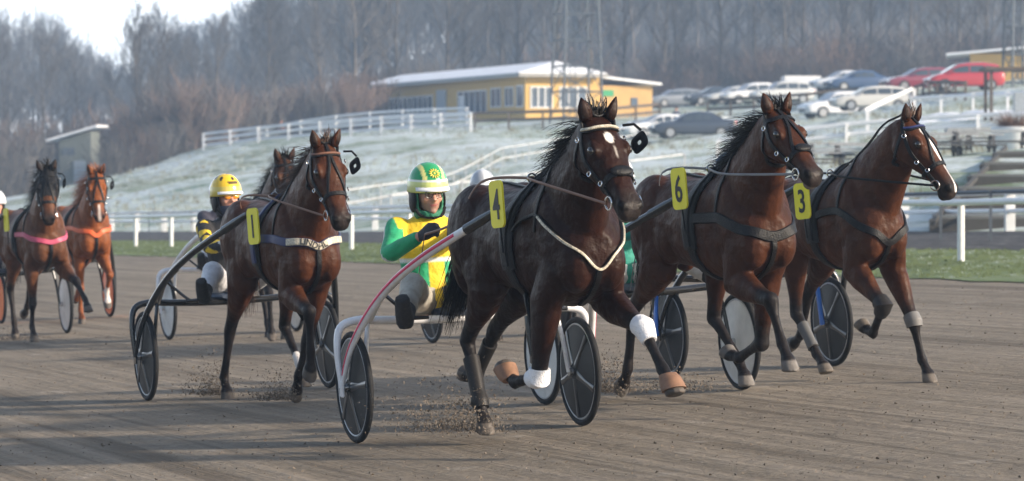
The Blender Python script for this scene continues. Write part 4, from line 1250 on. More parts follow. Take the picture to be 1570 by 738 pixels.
def tack(S):
    HP, bvh, root = S['HP'], S['bvh'], S['root']; ax, u, nm = S['axes']
    lm = S.get('leather', M_leather)
    # bridle
    br = MB()
    def st(pts, w, **k):
        m, f = strap_on(bvh, pts, w, **k); br.add(m.v, m.f); return f
    cp = {}
    for s in (-1, 1):
        st([HP(-.03, 0, .075), HP(-.01, s * .07, .04), HP(.07, s * .115, .0), HP(.20, s * .125, -.035), HP(.32, s * .10, -.045), HP(.44, s * .075, -.045), HP(.50, s * .07, -.042)], .024)   # crown and cheekpiece
        st([HP(.04, s * .105, .02), HP(.075, s * .085, .07), HP(.085, 0, .09)], .026)       # browband
        st([HP(.385, 0, .07), HP(.385, s * .065, .05), HP(.39, s * .085, -.02), HP(.39, s * .07, -.09), HP(.385, 0, -.13)], .026)   # noseband
        if S.get('overcheck', True): st([HP(-.02, 0, .085), HP(.09, s * .006, .09), HP(.19, s * .02, .09), HP(.29, s * .048, .07), HP(.385, s * .066, .045)], .017)
        st([HP(.06, s * .11, -.02), HP(.14, s * .09, -.13), HP(.15, s * .04, -.20), HP(.15, 0, -.22)], .02)   # throat lash
    b = br.build('bridle', lm, root)
    for s in (-1, 1):
        m = MB(); m.torus(HP(.50, s * .072, -.045), u, .036, .0055, 20, 6); m.build('bit_ring', M_steel, b)
        for q in ((.30, .108, -.04), (.385, .085, -.02), (.10, .118, 0)):
            m = MB(); m.torus(HP(q[0], s * q[1], q[2]), (u * s + nm * .3), .014, .004, 12, 5); m.build('buckle', M_steel, b)
    if S.get('deco_brow'):
        m, f = strap_on(bvh, [HP(.04, -.106, .025), HP(.07, -.085, .078), HP(.08, 0, .096), HP(.07, .085, .078), HP(.04, .106, .025)], .014, lift=.011); m.build('browband', S['deco_brow'], b)
    if S.get('nose_pad'):
        m = MB(); m.ell(HP(.37, 0, .062), ax * .035, u * .055, nm * .016, 12, 8); m.build('nose_pad', lm, b)
    for s in S.get('blinkers', ()):      # cup blinkers standing off the eye
        m = MB(); c = HP(.17, s * .155, .045); o_ = u * s * .4 + ax * .1 + nm * .9
        A = ax * .062; B = (nm * .062 + u * s * .02)
        ringm = []
        for i in range(20):
            t = 2 * math.pi * i / 20; d = A * math.copysign(abs(math.cos(t)) ** .6, math.cos(t)) + B * math.copysign(abs(math.sin(t)) ** .6, math.sin(t))
            nrm = A.cross(B).normalized(); ringm.append((c + d * .52 + nrm * (.0), d * .34, nrm * .006))
        m.rings(ringm, 8, closed=True)
        m.build('blinker', lm, b)
        m = MB(); m.tube([HP(.06, s * .10, .06), HP(.08, s * .14, .09), HP(.12, s * .165, .085)], .008, 6); m.build('blinker_stay', lm, b)
    # neck strap to the saddle (overcheck rein)
    m, f = strap_on(bvh, [HP(-.04, 0, .10), V((.95, -.0, 1.86)), V((.70, 0, 1.80)), V((.50, 0, 1.70)), V((.32, 0, 1.62))], .016, lift=.03, n=6); m.build('check_rein', lm, root)
    # saddle pad, girth, back strap
    x0 = .26
    def girth(a0, a1, n=24, rx=.52, ry=.52, x=x0, lean=0):
        out = []
        for i in range(n + 1):
            t = a0 + (a1 - a0) * i / n
            out.append(V((x + lean * math.cos(t), math.sin(t) * rx, 1.2 + math.cos(t) * ry)))
        return out
    m, f = strap_on(bvh, girth(-2.0, 2.0), .125, thick=.012, n=2); sp = m.build('saddle_pad', S.get('pad', M_leather), root)
    m, f = strap_on(bvh, girth(-1.9, 1.9, x=x0 + .01), .05, thick=.012, lift=.018, n=2); m.build('saddle_tree', S.get('pad2', M_leather), sp)
    m, f = strap_on(bvh, girth(1.95, 4.33), .07, thick=.010, n=2); m.build('girth', lm, root)
    m, f = strap_on(bvh, [V((.28, 0, 1.65)), V((0, 0, 1.6)), V((-.3, 0, 1.65)), V((-.6, 0, 1.6)), V((-.80, 0, 1.48))], .022, n=8); m.build('back_strap', lm, root)
    tr = {}
    for s in (-1, 1):
        loc, no, _, _ = bvh.find_nearest(V((x0, s * .17, 1.62)))
        c = loc + no * .045; tr[s] = c
        m = MB(); m.torus(c, X_, .026, .006, 16, 6); m.tube([loc, c - no * .02], .006, 6); m.build('terret', M_steel, root)
        loc, no, _, _ = bvh.find_nearest(V((x0, s * .42, 1.28)))
        S['tug%d' % s] = loc + no * .05
    S['terret'] = tr
    # breast collar
    cs = S.get('collar', dict(mat=M_leather, w=.035, z=1.16))
    zc = cs['z']; vv = cs.get('v', 0)
    half = lambda s: [V((.30, s * .36, 1.26)), V((.46, s * .34, 1.26 + cs.get('rise', 0))), V((.64, s * .31, 1.25 + cs.get('rise', 0))), V((.80, s * .22, (zc + 1.25) / 2 + cs.get('rise', 0) * .6)), V((.91, s * .09, zc + .02)), V((.97, 0, zc - vv))]
    full = half(-1) + list(reversed(half(1)))[1:]
    m, f = strap_on(bvh, full, cs['w'], thick=.011, n=7); m.build('breast_collar', cs['mat'], root)
    if cs.get('front'):
        k = len(f); f0 = full[cs.get('cut', 3):len(full) - cs.get('cut', 3)]
        m, f2 = strap_on(bvh, f0, cs['w'] * .82, thick=.008, lift=.015, n=7); fo = m.build('collar_front', cs['front'], root)
        if cs.get('text'):
            tm = text_mesh(cs['text'], .062); TC = vcoords(tm); L = [0]
            for a, b_ in zip(f2, f2[1:]): L.append(L[-1] + (b_[0] - a[0]).length)
            mid = L[-1] * cs.get('tpos', .42); new = []
            for x, y, z in TC:
                d = min(max(mid + x * cs.get('tx', 1), 0), L[-1] - 1e-4); i = max(j for j in range(len(L)) if L[j] <= d); i = min(i, len(f2) - 2)
                t = (d - L[i]) / (L[i + 1] - L[i] + 1e-9); c, tt, ss_, no = f2[i]; c2 = f2[i + 1][0]
                new.append(c.lerp(c2, t) + ss_ * (y * cs.get('tsign', 1)) + no * (.004 + max(z, 0)))
            tm.vertices.foreach_set('co', np.array([tuple(p) for p in new]).ravel()); tm.update()
            link_mesh('lettering', tm, M_digit, fo, False)
    m, f = strap_on(bvh, [V((.97, 0, zc - vv)), V((.93, 0, 1.02)), V((.80, 0, .86)), V((.62, 0, .82))], .030, n=6, thick=.009); m.build('chest_strap', lm, root)
    if cs.get('neckstrap', True):
        m, f = strap_on(bvh, [V((.56, -.36, 1.27)), V((.60, -.30, 1.50)), V((.60, -.1, 1.70)), V((.60, .1, 1.70)), V((.60, .30, 1.50)), V((.56, .36, 1.27))], .020, n=6); m.build('neck_strap', lm, root)
    # number plate
    if S.get('num') is not None:
        c = V((x0 + .03, -.37, 1.43)) + V(S.get('plate_off', (0, 0, 0)))
        pr = empty('tmp'); bpy.data.objects.remove(pr)
        m = MB(); w, h = .155, .27
        m.box((0, 0, 0), (w, .012, h), bev=.0)
        # rounded plate
        m = MB(); pts = []
        for cx, cz, a0 in ((w / 2 - .035, h / 2 - .035, 0), (-w / 2 + .035, h / 2 - .035, 90), (-w / 2 + .035, -h / 2 + .035, 180), (w / 2 - .035, -h / 2 + .035, 270)):
            for k in range(5):
                t = R(a0 + k * 22.5); pts.append(V((cx + .035 * math.cos(t), .006, cz + .035 * math.sin(t))))
        m.prism(pts, (0, -.012, 0))
        pl = m.build('number_plate', M_yellow, root, False)
        yw = S.get('plate_yaw', 6)
        pl.matrix_local = Matrix.Translation(c) @ Matrix.Rotation(R(yw), 4, 'Z') @ Matrix.Rotation(R(S.get('plate_tilt', -3)), 4, 'Y')
        tm = text_mesh(S['num'] or '0', .30)
        TC = vcoords(tm); mx = (TC[:, 0].max() + TC[:, 0].min()) / 2; mz = (TC[:, 1].max() + TC[:, 1].min()) / 2
        sx = S.get('dig_w', .56)
        # the plate is read from the horse's right: +x runs to the right of the reader
        new = np.stack([(TC[:, 0] - mx) * sx, -.0075 - np.maximum(TC[:, 2], 0), (TC[:, 1] - mz) * .80], -1)
        tm.vertices.foreach_set('co', new.ravel()); tm.update()
        if S['num']: link_mesh('digit', tm, M_digit, pl, False)
        m = MB(); m.tube([c + V((0, .01, -.10)), c + V((.03, .01, -.28))], .006, 5); m.build('plate_strap', lm, root)
    # boots and bandages
    for key, part, m_, seg, t0, t1, ex in S.get('boots', ()):
        Pn, Fs, rs, dn, hf = S['legs'][key]
        mb = MB()
        if part == 'bell_boot':
            c = Pn[4]; mb.rings([(c - dn * .055 - hf * .02, hf * .052, V((0, .050, 0))), (c - dn * .02, hf * .066, V((0, .062, 0))), (c + dn * .03 + hf * .018, hf * .075, V((0, .068, 0))), (c + dn * .045 + hf * .022, hf * .076, V((0, .069, 0)))], 16, cap=True)
        else:
            i0, i1 = seg; sel = rs[i0:i1]
            rr = []
            for k, (c, A, B, i, t) in enumerate(sel):
                q = k / (len(sel) - 1); e = ex * (1 + .12 * math.sin(q * 9)); rr.append((c, A * (1 + e / A.length), B * (1 + e / B.length)))
            # densify
            rr2 = []
            for a, b_ in zip(rr, rr[1:]):
                for j in range(4): t = j / 4; rr2.append((a[0].lerp(b_[0], t), a[1].lerp(b_[1], t), a[2].lerp(b_[2], t)))
            rr2.append(rr[-1]); mb.rings(rr2, 16)
        mb.build(part, m_, root)
X_ = V((1, 0, 0))
# ------------------------------------------------------------------ sulkies
def make_sulky(x, y, th, label, frame, wheel_r, wheel_l, fork=None, stripe=None, tip=(1.44, .32, 1.43), W=.745, bow=.10, shafttip=M_blackpaint, steer=0):
    root = empty('sulky', on_track(x, y, th), label, 'sulky', None)
    rad = .36; fork = fork or frame
    for s, kind in ((-1, wheel_r), (1, wheel_l)):
        c = V((0, s * W, rad))
        mb = MB(); mb.torus(c, (0, 1, 0), rad - .022, .022, 44, 10); w = mb.build('wheel', M_rubber, root)
        w.name = 'wheel'
        mb = MB(); mb.torus(c, (0, 1, 0), rad - .048, .010, 44, 8, flat=1.6); mb.build('rim', M_rim if kind != 'orange' else M_disco, w)
        mb = MB(); k = 36
        dm = {'dark': M_disc, 'white': M_discw, 'orange': M_disco, 'spoke': M_disc}[kind]
        for q in (-1, 1):     # lens shaped cover discs
            rs = [(c + V((0, q * .040, 0)), X_ * .03, V((0, 0, .03))), (c + V((0, q * .034, 0)), X_ * .10, V((0, 0, .10))), (c + V((0, q * .012, 0)), X_ * (rad - .05), V((0, 0, rad - .05))), (c, X_ * (rad - .045), V((0, 0, rad - .045)))]
            mb.rings(rs, k)
        mb.build('cover', dm, w)
        if kind in ('dark', 'spoke'):
            mb = MB()
            for j in range(5):
                t = j * 2 * math.pi / 5 + .5 + s * .4
                d = V((math.cos(t), 0, math.sin(t))); n_ = V((-math.sin(t), 0, math.cos(t)))
                for q in (-1, 1):
                    mb.rings([(c + d * .05 + V((0, q * .038, 0)), n_ * .030, V((0, .006, 0))), (c + d * .18 + V((0, q * .028, 0)), n_ * .017, V((0, .006, 0))), (c + d * .305 + V((0, q * .017, 0)), n_ * .026, V((0, .006, 0)))], 8)
            mb.build('spokes', mat('dark_spoke', (.045, .047, .052), .3, coat=.4), w)
        mb = MB(); mb.disc(c, (0, 1, 0), .028, .15, 16); mb.build('hub', M_steel, w)
    # frame: axle beam arched over the wheels, fork arms outside, stays inside
    mb = MB()
    zt = .775
    pts = [V((0, -W - .085, rad)), V((-.03, -W - .095, .60)), V((-.05, -W - .06, .745)), V((-.06, -W + .06, .785)), V((-.08, -W + .22, zt)), V((-.10, -.28, .76)), V((-.10, 0, .755))]
    pts = pts + [V((p.x, -p.y, p.z)) for p in reversed(pts[:-1])]
    path = cr(pts, 5); n = len(path)
    mb.tube(path, [.018 + .010 * min(1, min(i, n - 1 - i) / 12) for i in range(n)], 10)
    for s in (-1, 1):
        mb.tube(cr([V((-.06, s * (W - .13), .78)), V((-.03, s * (W - .10), .60)), V((0, s * (W - .075), rad))], 5), .016, 8)
        mb.box((0, s * (W + .085), rad), (.075, .014, .12), bev=.02)
    mb.build('axle_frame', frame, root)
    if fork is not frame:
        for s in (-1, 1):
            mb = MB(); mb.tube(cr([V((-.05, s * (W - .11) if s > 0 else s * (W + .05), .80)), V((-.02, s * (W - .10) if s > 0 else s * (W + .09), .60)), V((0, s * (W - .085) if s > 0 else s * (W + .105), rad - .02))], 5), .026, 8, flat=.7); mb.build('fork', fork, root)
    for s in (-1, 1):
        a = V((0, s * (W + .085), rad)); b = V((tip[0], s * tip[1], tip[2]))
        q1 = V((.15, s * (W + .045), .64)); q2 = V((.48, s * (W - .06), .955)); q3 = V((.90, s * (W - .19), 1.18))
        path = cr([a, q1, q2, q3, b], 8); n = len(path)
        mb = MB(); mb.tube(path, [.013 + .014 * min(1, i / (n * .35)) for i in range(n)], 12)
        sh = mb.build('shaft', frame, root)
        # second spar from the beam up into the shaft
        mb = MB(); mb.tube(cr([V((-.06, s * (W - .14), .785)), V((.14, s * (W - .10), .83)), V((.42, s * (W - .08), .95)), V((.66, s * (W - .12), 1.06))], 6), .024, 10); mb.build('spar', frame, sh)
        if stripe:
            mb = MB(); k0 = 3; rs = []
            for i in range(k0, n - 4):
                t = (path[i + 1] - path[i - 1]).normalized(); out = V((0, s, 0)); out = (out - t * out.dot(t)).normalized(); up = t.cross(out) * (1 if True else 1)
                rr = .013 + .014 * min(1, i / (n * .35))
                rs.append((path[i] + out * (rr - .001), t.cross(out) * rr * .42, out * .004))
            mb.rings(rs, 6); mb.build('stripe', stripe, sh)
        mb = MB(); mb.tube([path[-4], path[-2], b + (path[-1] - path[-2]).normalized() * .10], [.034, .033, .022], 10); mb.build('shaft_sleeve', shafttip, sh)
        # foot rest
        mb = MB(); mb.tube(cr([V((.40, s * (W - .09), .97)), V((.44, s * (W - .20), .86)), V((.46, s * (W - .27), .80))], 4), .012, 8); mb.tube([V((.46, s * (W - .37), .80)), V((.46, s * (W - .24), .80))], .014, 8); mb.build('foot_rest', M_blackpaint, root)
    mb = MB()
    mb.rings([(V((-.50, 0, .80)), V((0, .13, 0)), V((0, 0, .02))), (V((-.46, 0, .815)), V((0, .19, 0)), V((0, 0, .034))), (V((-.28, 0, .805)), V((0, .20, 0)), V((0, 0, .034))), (V((-.10, 0, .80)), V((0, .15, 0)), V((0, 0, .03))), (V((-.05, 0, .795)), V((0, .09, 0)), V((0, 0, .016)))], 16, p=2.6)
    seat = mb.build('seat', mat('seat_vinyl', (.05, .07, .11), .4), root)
    mb = MB()
    for s in (-1, 1): mb.tube([V((-.10, s * .22, .755)), V((-.24, s * .16, .765)), V((-.46, s * .10, .775))], .013, 8)
    mb.build('seat_stay', frame, root)
    return root

# ------------------------------------------------------------------ people
def lmb(mb, pts, rad, n=10, side=(0, 1, 0), flat=1.0):
    mb.tube(cr(pts, 4), list(np.interp(np.linspace(0, len(pts) - 1, (len(pts) - 1) * 4 + 1), range(len(pts)), rad)), n, flat=flat)

def make_person(Mx, label, J, C, helmet=None, goggles=None, group=None, voxel=.013, cat='person', fine=True):
    """J: joints in local space. C: clothing colours (functions of the vertex position)."""
    root = empty('person', Mx, label, cat, group)
    pel, chest, neck, head = J['pel'], J['chest'], J['neck'], J['head']
    fw = J.get('face', V((1, 0, 0))).normalized(); up = J.get('up', V((0, 0, 1))); lf = up.cross(fw).normalized(); up = fw.cross(lf)
    def torso(mb, e=0):
        lat = V((0, 1, 0)); dv = (neck - pel).normalized(); fr = lat.cross(dv).normalized()
        sp = [(pel - dv * .08, .10, .13), (pel, .125, .165), (pel.lerp(chest, .45), .115, .150), (chest, .125, .175), (chest.lerp(neck, .5), .115, .185), (chest.lerp(neck, .82), .085, .135), (neck, .058, .062)]
        mb.rings([(c, lat * (b + e), fr * (a + e)) for c, a, b in sp], 16, p=2.3)
    def arms(mb, e=0, cuff=1.0):
        for s in (-1, 1):
            sh, el, wr = J['sh%d' % s], J['el%d' % s], J['wr%d' % s]
            w2 = el.lerp(wr, cuff)
            lmb(mb, [sh - (sh - chest) * .25, sh, sh.lerp(el, .5), el, el.lerp(w2, .4), w2], [.06 + e, .066 + e, .052 + e, .045 + e, .042 + e, .030 + e])
    def legsf(mb, e=0, a=0, b=1.0):
        for s in (-1, 1):
            h, k, an = J['hip%d' % s], J['kn%d' % s], J['an%d' % s]
            lmb(mb, [h, h.lerp(k, .35), k, k.lerp(an, .3), k.lerp(an, b)], [.090 + e, .082 + e, .060 + e, .056 + e, .040 + e])
    def feet(mb, e=0, top=.12, ss_=(-1, 1)):
        for s in ss_:
            k, an, to = J['kn%d' % s], J['an%d' % s], J['toe%d' % s]
            d = (to - an).normalized()
            lmb(mb, [an + (k - an).normalized() * top, an, an - d * .03 + (an - k).normalized() * .035, an.lerp(to, .4) + (an - k).normalized() * .03, to + (an - k).normalized() * .02], [.046 + e, .044 + e, .045 + e, .044 + e, .032 + e])
    def hands(mb, e=0, ss_=(-1, 1)):
        for s in ss_:
            el, wr = J['el%d' % s], J['wr%d' % s]
            d = (wr - el).normalized(); inn = V((0, -s, 0)); inn = (inn - d * inn.dot(d)).normalized(); upv = d.cross(inn) * s
            if upv.z < 0: upv = -upv
            palm = wr + d * .055
            mb.rings([(wr - d * .02, upv * (.026 + e), inn * (.022 + e)), (wr + d * .02, upv * (.036 + e), inn * (.022 + e)), (palm, upv * (.044 + e), inn * (.021 + e)), (wr + d * .092, upv * (.040 + e), inn * (.018 + e))], 10)
            for f in range(4):
                b = wr + d * .090 + upv * (.032 - .021 * f); L = (.040, .046, .042, .033)[f]
                p1 = b + d * L * .75 + inn * .012; p2 = p1 + inn * L * .75 - d * .006; p3 = p2 - d * L * .60 + inn * .004
                mb.tube([b - d * .02, b, p1, p2, p3], [.0095 + e, .010 + e, .0095 + e, .009 + e, .0075 + e], 7)
            b = wr + d * .035 + upv * .036 + inn * .008
            mb.tube([b - upv * .015, b, b + d * .030 + upv * .016 + inn * .012, b + d * .058 + upv * .010 + inn * .030], [.012 + e, .0125 + e, .011 + e, .008 + e], 7)
    # the continuous body
    mb = MB(); torso(mb); arms(mb); legsf(mb); feet(mb, -.004); hands(mb)
    lmb(mb, [neck - up * .05, neck + up * .02, head - up * .06 - fw * .01], [.062, .054, .055])
    mb.ell(head + up * .025 - fw * .012, fw * .098, lf * .077, up * .112, 16, 12)
    mb.rings([(head - up * .115 + fw * .035, fw * .040, lf * .036), (head - up * .085 + fw * .030, fw * .062, lf * .054), (head - up * .03 + fw * .025, fw * .075, lf * .066), (head + up * .04 + fw * .02, fw * .078, lf * .070)], 14)
    mb.rings([(head + up * .018 + fw * .090, fw * .010, lf * .010), (head - up * .015 + fw * .104, fw * .014, lf * .013), (head - up * .034 + fw * .112, fw * .018, lf * .018), (head - up * .046 + fw * .095, fw * .014, lf * .015)], 8)   # nose
    mb.ell(head - up * .068 + fw * .088, fw * .014, lf * .026, up * .010, 8, 6)
    mb.ell(head - up * .105 + fw * .075, fw * .022, lf * .028, up * .020, 8, 6)
    for s in (-1, 1):
        mb.ell(head + lf * s * .079 - fw * .012 - up * .008, fw * .020, lf * .012, up * .032, 8, 6)
        mb.ell(head + lf * s * .034 + fw * .078 + up * .030, fw * .014, lf * .024, up * .010, 8, 6)   # brow
        mb.ell(head + lf * s * .045 + fw * .066 - up * .03, fw * .022, lf * .024, up * .022, 8, 6)   # cheek
    me = remeshed(mb, voxel if not fine else .0085, 4 if fine else 3, .5)
    P = vcoords(me); col = np.tile(np.array(C.get('skin', (.50, .25, .18))), (len(P), 1))
    h = np.array([tuple(fw), tuple(lf), tuple(up)]); hl = (P - np.array(head)) @ h.T
    near = np.linalg.norm(hl, axis=1) < .17
    if C.get('beard') is not None:
        k = near & (hl[:, 2] < -.052) & (hl[:, 0] > .0); col[k] = col[k] * .55 + np.array(C['beard']) * .45
    q = near & (((hl[:, 1] / .026) ** 2 + ((hl[:, 2] + .067) / .008) ** 2) < 1) & (hl[:, 0] > .05); col[q] = (.32, .10, .09)
    q = near & (hl[:, 0] > .05) & (np.abs(hl[:, 2] - .030) < .006) & (np.abs(np.abs(hl[:, 1]) - .034) < .022); col[q] = (.07, .045, .035)
    q = near & (hl[:, 2] > .055) & (hl[:, 0] < .09) | (near & (hl[:, 0] < -.03) & (hl[:, 2] > -.04)); col[q] = C.get('hair', (.09, .06, .04))
    paint(me, col)
    link_mesh('body', me, M_skin, root)
    for s in (-1, 1):
        if fine:
            m = MB(); m.ell(head + lf * s * .033 + fw * .083 + up * .008, fw * .011, lf * .013, up * .008, 10, 6); m.build('eye', M_eye, root)
    def cloth(name, fn, colf, vx, it=3):
        m = MB(); fn(m); me = remeshed(m, vx, it, .5); Pq = vcoords(me)
        paint(me, colf(Pq) if callable(colf) else np.tile(np.array(colf), (len(Pq), 1))); return link_mesh(name, me, M_cloth, root)
    def jacket(m):
        torso(m, .022); arms(m, .013, .93)
        lmb(m, [chest.lerp(neck, .7), neck + up * .03], [.088, .072])
    cloth('jacket', jacket, C['jacket'], voxel if fine else .02, 2)
    def trous(m):
        legsf(m, .018, b=.80); lat = V((0, 1, 0)); dv = (neck - pel).normalized(); fr = lat.cross(dv).normalized()
        m.rings([(pel - dv * .10, lat * .135, fr * .11), (pel - dv * .02, lat * .182, fr * .142), (pel + dv * .08, lat * .172, fr * .136)], 14, p=2.3)
    cloth('trousers', trous, C['trousers'], voxel if fine else .02, 3)
    for s in (-1, 1):
        cloth('boot', lambda m: feet(m, .012, .20, (s,)), C.get('boots', (.02, .02, .02)), voxel if fine else .02, 2)
        cloth('glove', lambda m: hands(m, .0045, (s,)), C.get('gloves', (.02, .02, .022)), .0075 if fine else .012, 1)
    if C.get('hood') is not None:     # balaclava round the face
        def hood(m):
            rs = []
            for a in np.linspace(R(72), R(288), 17):
                d = fw * math.cos(a) * .118 + lf * math.sin(a) * .098
                rs.append((head + d * .86 - up * .06, d * .12, up * .105))
            m.rings(rs, 10); lmb(m, [head - up * .15, head - up * .105], [.085, .088])
        cloth('hood', hood, C['hood'], .012, 2)
    if C.get('scarf') is not None:
        cloth('scarf', lambda m: m.rings([(head - up * .155 + fw * .012, fw * .090, lf * .088), (head - up * .105 + fw * .022, fw * .092, lf * .082), (head - up * .066 + fw * .030, fw * .088, lf * .078)], 14), C['scarf'], .012, 2)
    if helmet:
        hc = head + up * .046 - fw * .014
        m = MB(); n = 26; rs = []
        # shell with a cut edge: lower at the back and ears
        k = 12
        for j in range(k + 1):
            t = j / k; el = R(90) * t
            rs.append((hc + up * math.sin(el) * .152, fw * max(.002, math.cos(el)) * .150, lf * max(.002, math.cos(el)) * .128))
        low = [(hc - up * .035 - fw * .012, fw * .140, lf * .127)]
        m.rings(low + rs, n)
        me = m.mesh('shell'); Pq = vcoords(me); hq = (Pq - np.array(hc)) @ h.T
        bm = bmesh.new(); bm.from_mesh(me); bmesh.ops.recalc_face_normals(bm, faces=bm.faces[:]); bmesh.ops.subdivide_edges(bm, edges=bm.edges[:], cuts=2, use_grid_fill=True); bm.to_mesh(me); bm.free()
        Pq = vcoords(me); hq = (Pq - np.array(hc)) @ h.T
        paint(me, helmet(hq)); sh = link_mesh('helmet', me, M_shell, root)
        m = MB()   # peak
        a = np.linspace(-1.05, 1.05, 15)
        ins = [hc + fw * math.cos(t) * .146 + lf * math.sin(t) * .126 - up * .002 for t in a]; out = [hc + fw * (math.cos(t) * .146 + .036 * math.cos(t)) + lf * math.sin(t) * .132 - up * (.020) for t in a]
        for i in range(14): m.prism([ins[i], ins[i + 1], out[i + 1], out[i]], up * .007)
        m.build('peak', C.get('peak', M_white), sh)
        if C.get('emblem') is not None:
            m = MB(); c = hc + fw * .118 + up * .088; nrm = (fw * .78 + up * .6).normalized(); A = lf; B = nrm.cross(A)
            for t in np.linspace(0, 6.283, 13)[:-1]:
                d = A * math.cos(t) + B * math.sin(t); m.ell(c + d * .026 + nrm * .004, d * .012, nrm.cross(d) * .005, nrm * .004, 8, 4)
            m.box(c + nrm * .004, (.012, .012, .012)); m.build('emblem', C['emblem'], sh)
        m = MB()   # padded ear flaps and chin strap
        for s in (-1, 1):
            m.ell(head + lf * s * .098 - up * .045 - fw * .025, fw * .058, lf * .018, up * .075, 12, 8)
            m.tube(cr([head + lf * s * .100 - up * .09 + fw * .02, head + lf * s * .070 - up * .135 + fw * .05, head - up * .148 + fw * .075], 4), .011, 6)
        m.rings([(head - fw * .095 - up * .10, lf * .085, fw * .022), (head - fw * .110 + up * .02, lf * .10, fw * .03)], 12)
        m.build('ear_flaps', M_leather, sh)
    elif C.get('cap') is not None:
        m = MB(); m.ell(head + up * .055 - fw * .01, fw * .108, lf * .090, up * .095, 12, 8); o = m.build('hat', C['cap'], root)
    if goggles:
        m = MB()
        for s in (-1, 1):
            m.ell(head + lf * s * .034 + fw * .100 + up * .006, fw * .012, lf * .032, up * .021, 12, 6)
        o = m.build('goggles' if goggles[0] == 'goggles' else 'glasses', goggles[1], root)
        m = MB()
        for s in (-1, 1): m.tube([head + lf * s * .064 + fw * .092 + up * .008, head + lf * s * .086 + fw * .02 + up * .008], .004, 5)
        m.tube([head - lf * .008 + fw * .108 + up * .010, head + lf * .008 + fw * .108 + up * .010], .004, 5)
        if goggles[0] != 'goggles':
            for s in (-1, 1): m.torus(head + lf * s * .034 + fw * .106 + up * .006, fw, .026, .0025, 16, 5)
        m.build('frame', M_blackpaint, o)
    return root

def driver_joints(lean=0.0, yaw=0, hands=((.20, -.06, 1.20), (.22, .06, 1.22)), head=(-.27, 0, 1.60), pitch=0):
    J = dict(pel=V((-.30, 0, .905)), chest=V((-.32 + lean * .3, 0, 1.20)), neck=V((-.285 + lean * .6, 0, 1.44)), head=V(head))
    for s in (-1, 1):
        hn = V(hands[0] if s < 0 else hands[1])
        J['sh%d' % s] = V((-.30 + lean * .5, s * .205, 1.365)); 
        J['wr%d' % s] = hn
        sh = J['sh%d' % s]; mid = (sh + hn) / 2; d = hn - sh; L = d.length; up_ = .295; lo = .265
        h = math.sqrt(max(.0, up_ ** 2 - (L / 2) ** 2)); o = V((0, s * .75, -.75)); o = (o - d.normalized() * o.dot(d.normalized())).normalized()
        J['el%d' % s] = mid + o * max(h, .05)
        J['hip%d' % s] = V((-.26, s * .10, .88)); J['kn%d' % s] = V((.13, s * .27, 1.02)); J['an%d' % s] = V((.42, s * .42, .835)); J['toe%d' % s] = V((.53, s * .47, .97))
    J['face'] = V((math.cos(R(yaw)), math.sin(R(yaw)), -math.sin(R(pitch)))); return J
# ------------------------------------------------------------------ the field: horses, sulkies, drivers
def fwd(x, y, th, d, l=0):
    t = R(th); return (x + math.sin(t) * d + math.cos(t) * l, y - math.cos(t) * d + math.sin(t) * l)
def team(ax, ay, th, L=1.55):
    """horse origin (ground below mid body) for an axle centre"""
    return fwd(ax, ay, th, L - .28)
# colour functions
def mixz(P, f): return np.array([f(p) for p in P])
GRN = (.015, .33, .14); YEL = (.83, .56, .02); WHT = (.72, .72, .70); BLK = (.016, .016, .018)
def jacket_green(P):
    out = np.tile(np.array(GRN), (len(P), 1)); y = np.abs(P[:, 1]); z = P[:, 2]; x = P[:, 0]
    arm = (y > .215) | (x > -.10)
    chestp = ~arm & (z > 1.16) & (y < .20); out[chestp] = YEL
    low = ~arm & (z < .99); out[low] = YEL
    st = ~arm & (np.abs(y - .0) < .055) & (z < 1.18) & (P[:, 0] > -.3); out[st] = YEL
    out[~arm & (np.abs(z - 1.155) < .010)] = WHT
    out[z > 1.435] = (.03, .36, .16)
    band = arm & (np.abs((z - 1.19) + .9 * (x + .12)) < .022); out[band] = WHT
    band = arm & (np.abs((z - 1.155) + .9 * (x + .12)) < .014); out[band] = YEL
    yoke = (y > .15) & (y < .235) & (z > 1.36); out[yoke] = YEL
    return out
def jacket_black(P):
    out = np.tile(np.array(BLK), (len(P), 1)); y = np.abs(P[:, 1]); z = P[:, 2]; x = P[:, 0]
    arm = (y > .20)
    a = np.arctan2(z - 1.2, x + .2); u_ = (z * 9.0 + x * 2.0); v_ = (x * 11 + y * 5)
    dia = (np.abs((u_ % 1) - .5) + np.abs((v_ % 1) - .5)) < .42
    out[arm & dia] = (.80, .55, .03)
    out[~arm & (np.abs(z - 1.33 + .3 * y) < .022) & (x > -.3)] = (.80, .55, .03)
    out[~arm & (np.abs(z - 1.24) < .012) & (x > -.3)] = WHT
    return out
def helm_green(q):
    out = np.tile(np.array((.02, .30, .10)), (len(q), 1)); x, y, z = q.T
    out[(z > .05) & (np.abs(y) > .052) & (np.abs(y) < .075)] = (.80, .75, .25)
    out[(z < .035)] = (.62, .68, .22); out[(z < .012)] = (.60, .64, .26)
    out[(z >= .035) & (z < .048)] = (.8, .8, .7)
    out[(x < -.03) & (z > .035)] = (.02, .34, .12)
    return out
def helm_yellow(q):
    out = np.tile(np.array((.66, .52, .10)), (len(q), 1)); x, y, z = q.T
    out[(z > .045)] = (.80, .52, .02)
    out[(z > .07) & ((np.sin(y * 60 + x * 35) * np.sin(x * 50 - y * 20)) > .62)] = (.05, .04, .02)
    out[(np.abs(z - .075) < .012) & (np.abs(y - .01) < .045) & (x > .05)] = (.10, .07, .02)
    return out
def helm_grey(q):
    out = np.tile(np.array((.40, .42, .45)), (len(q), 1)); out[np.abs(q[:, 1]) < .03] = (.62, .64, .66); return out
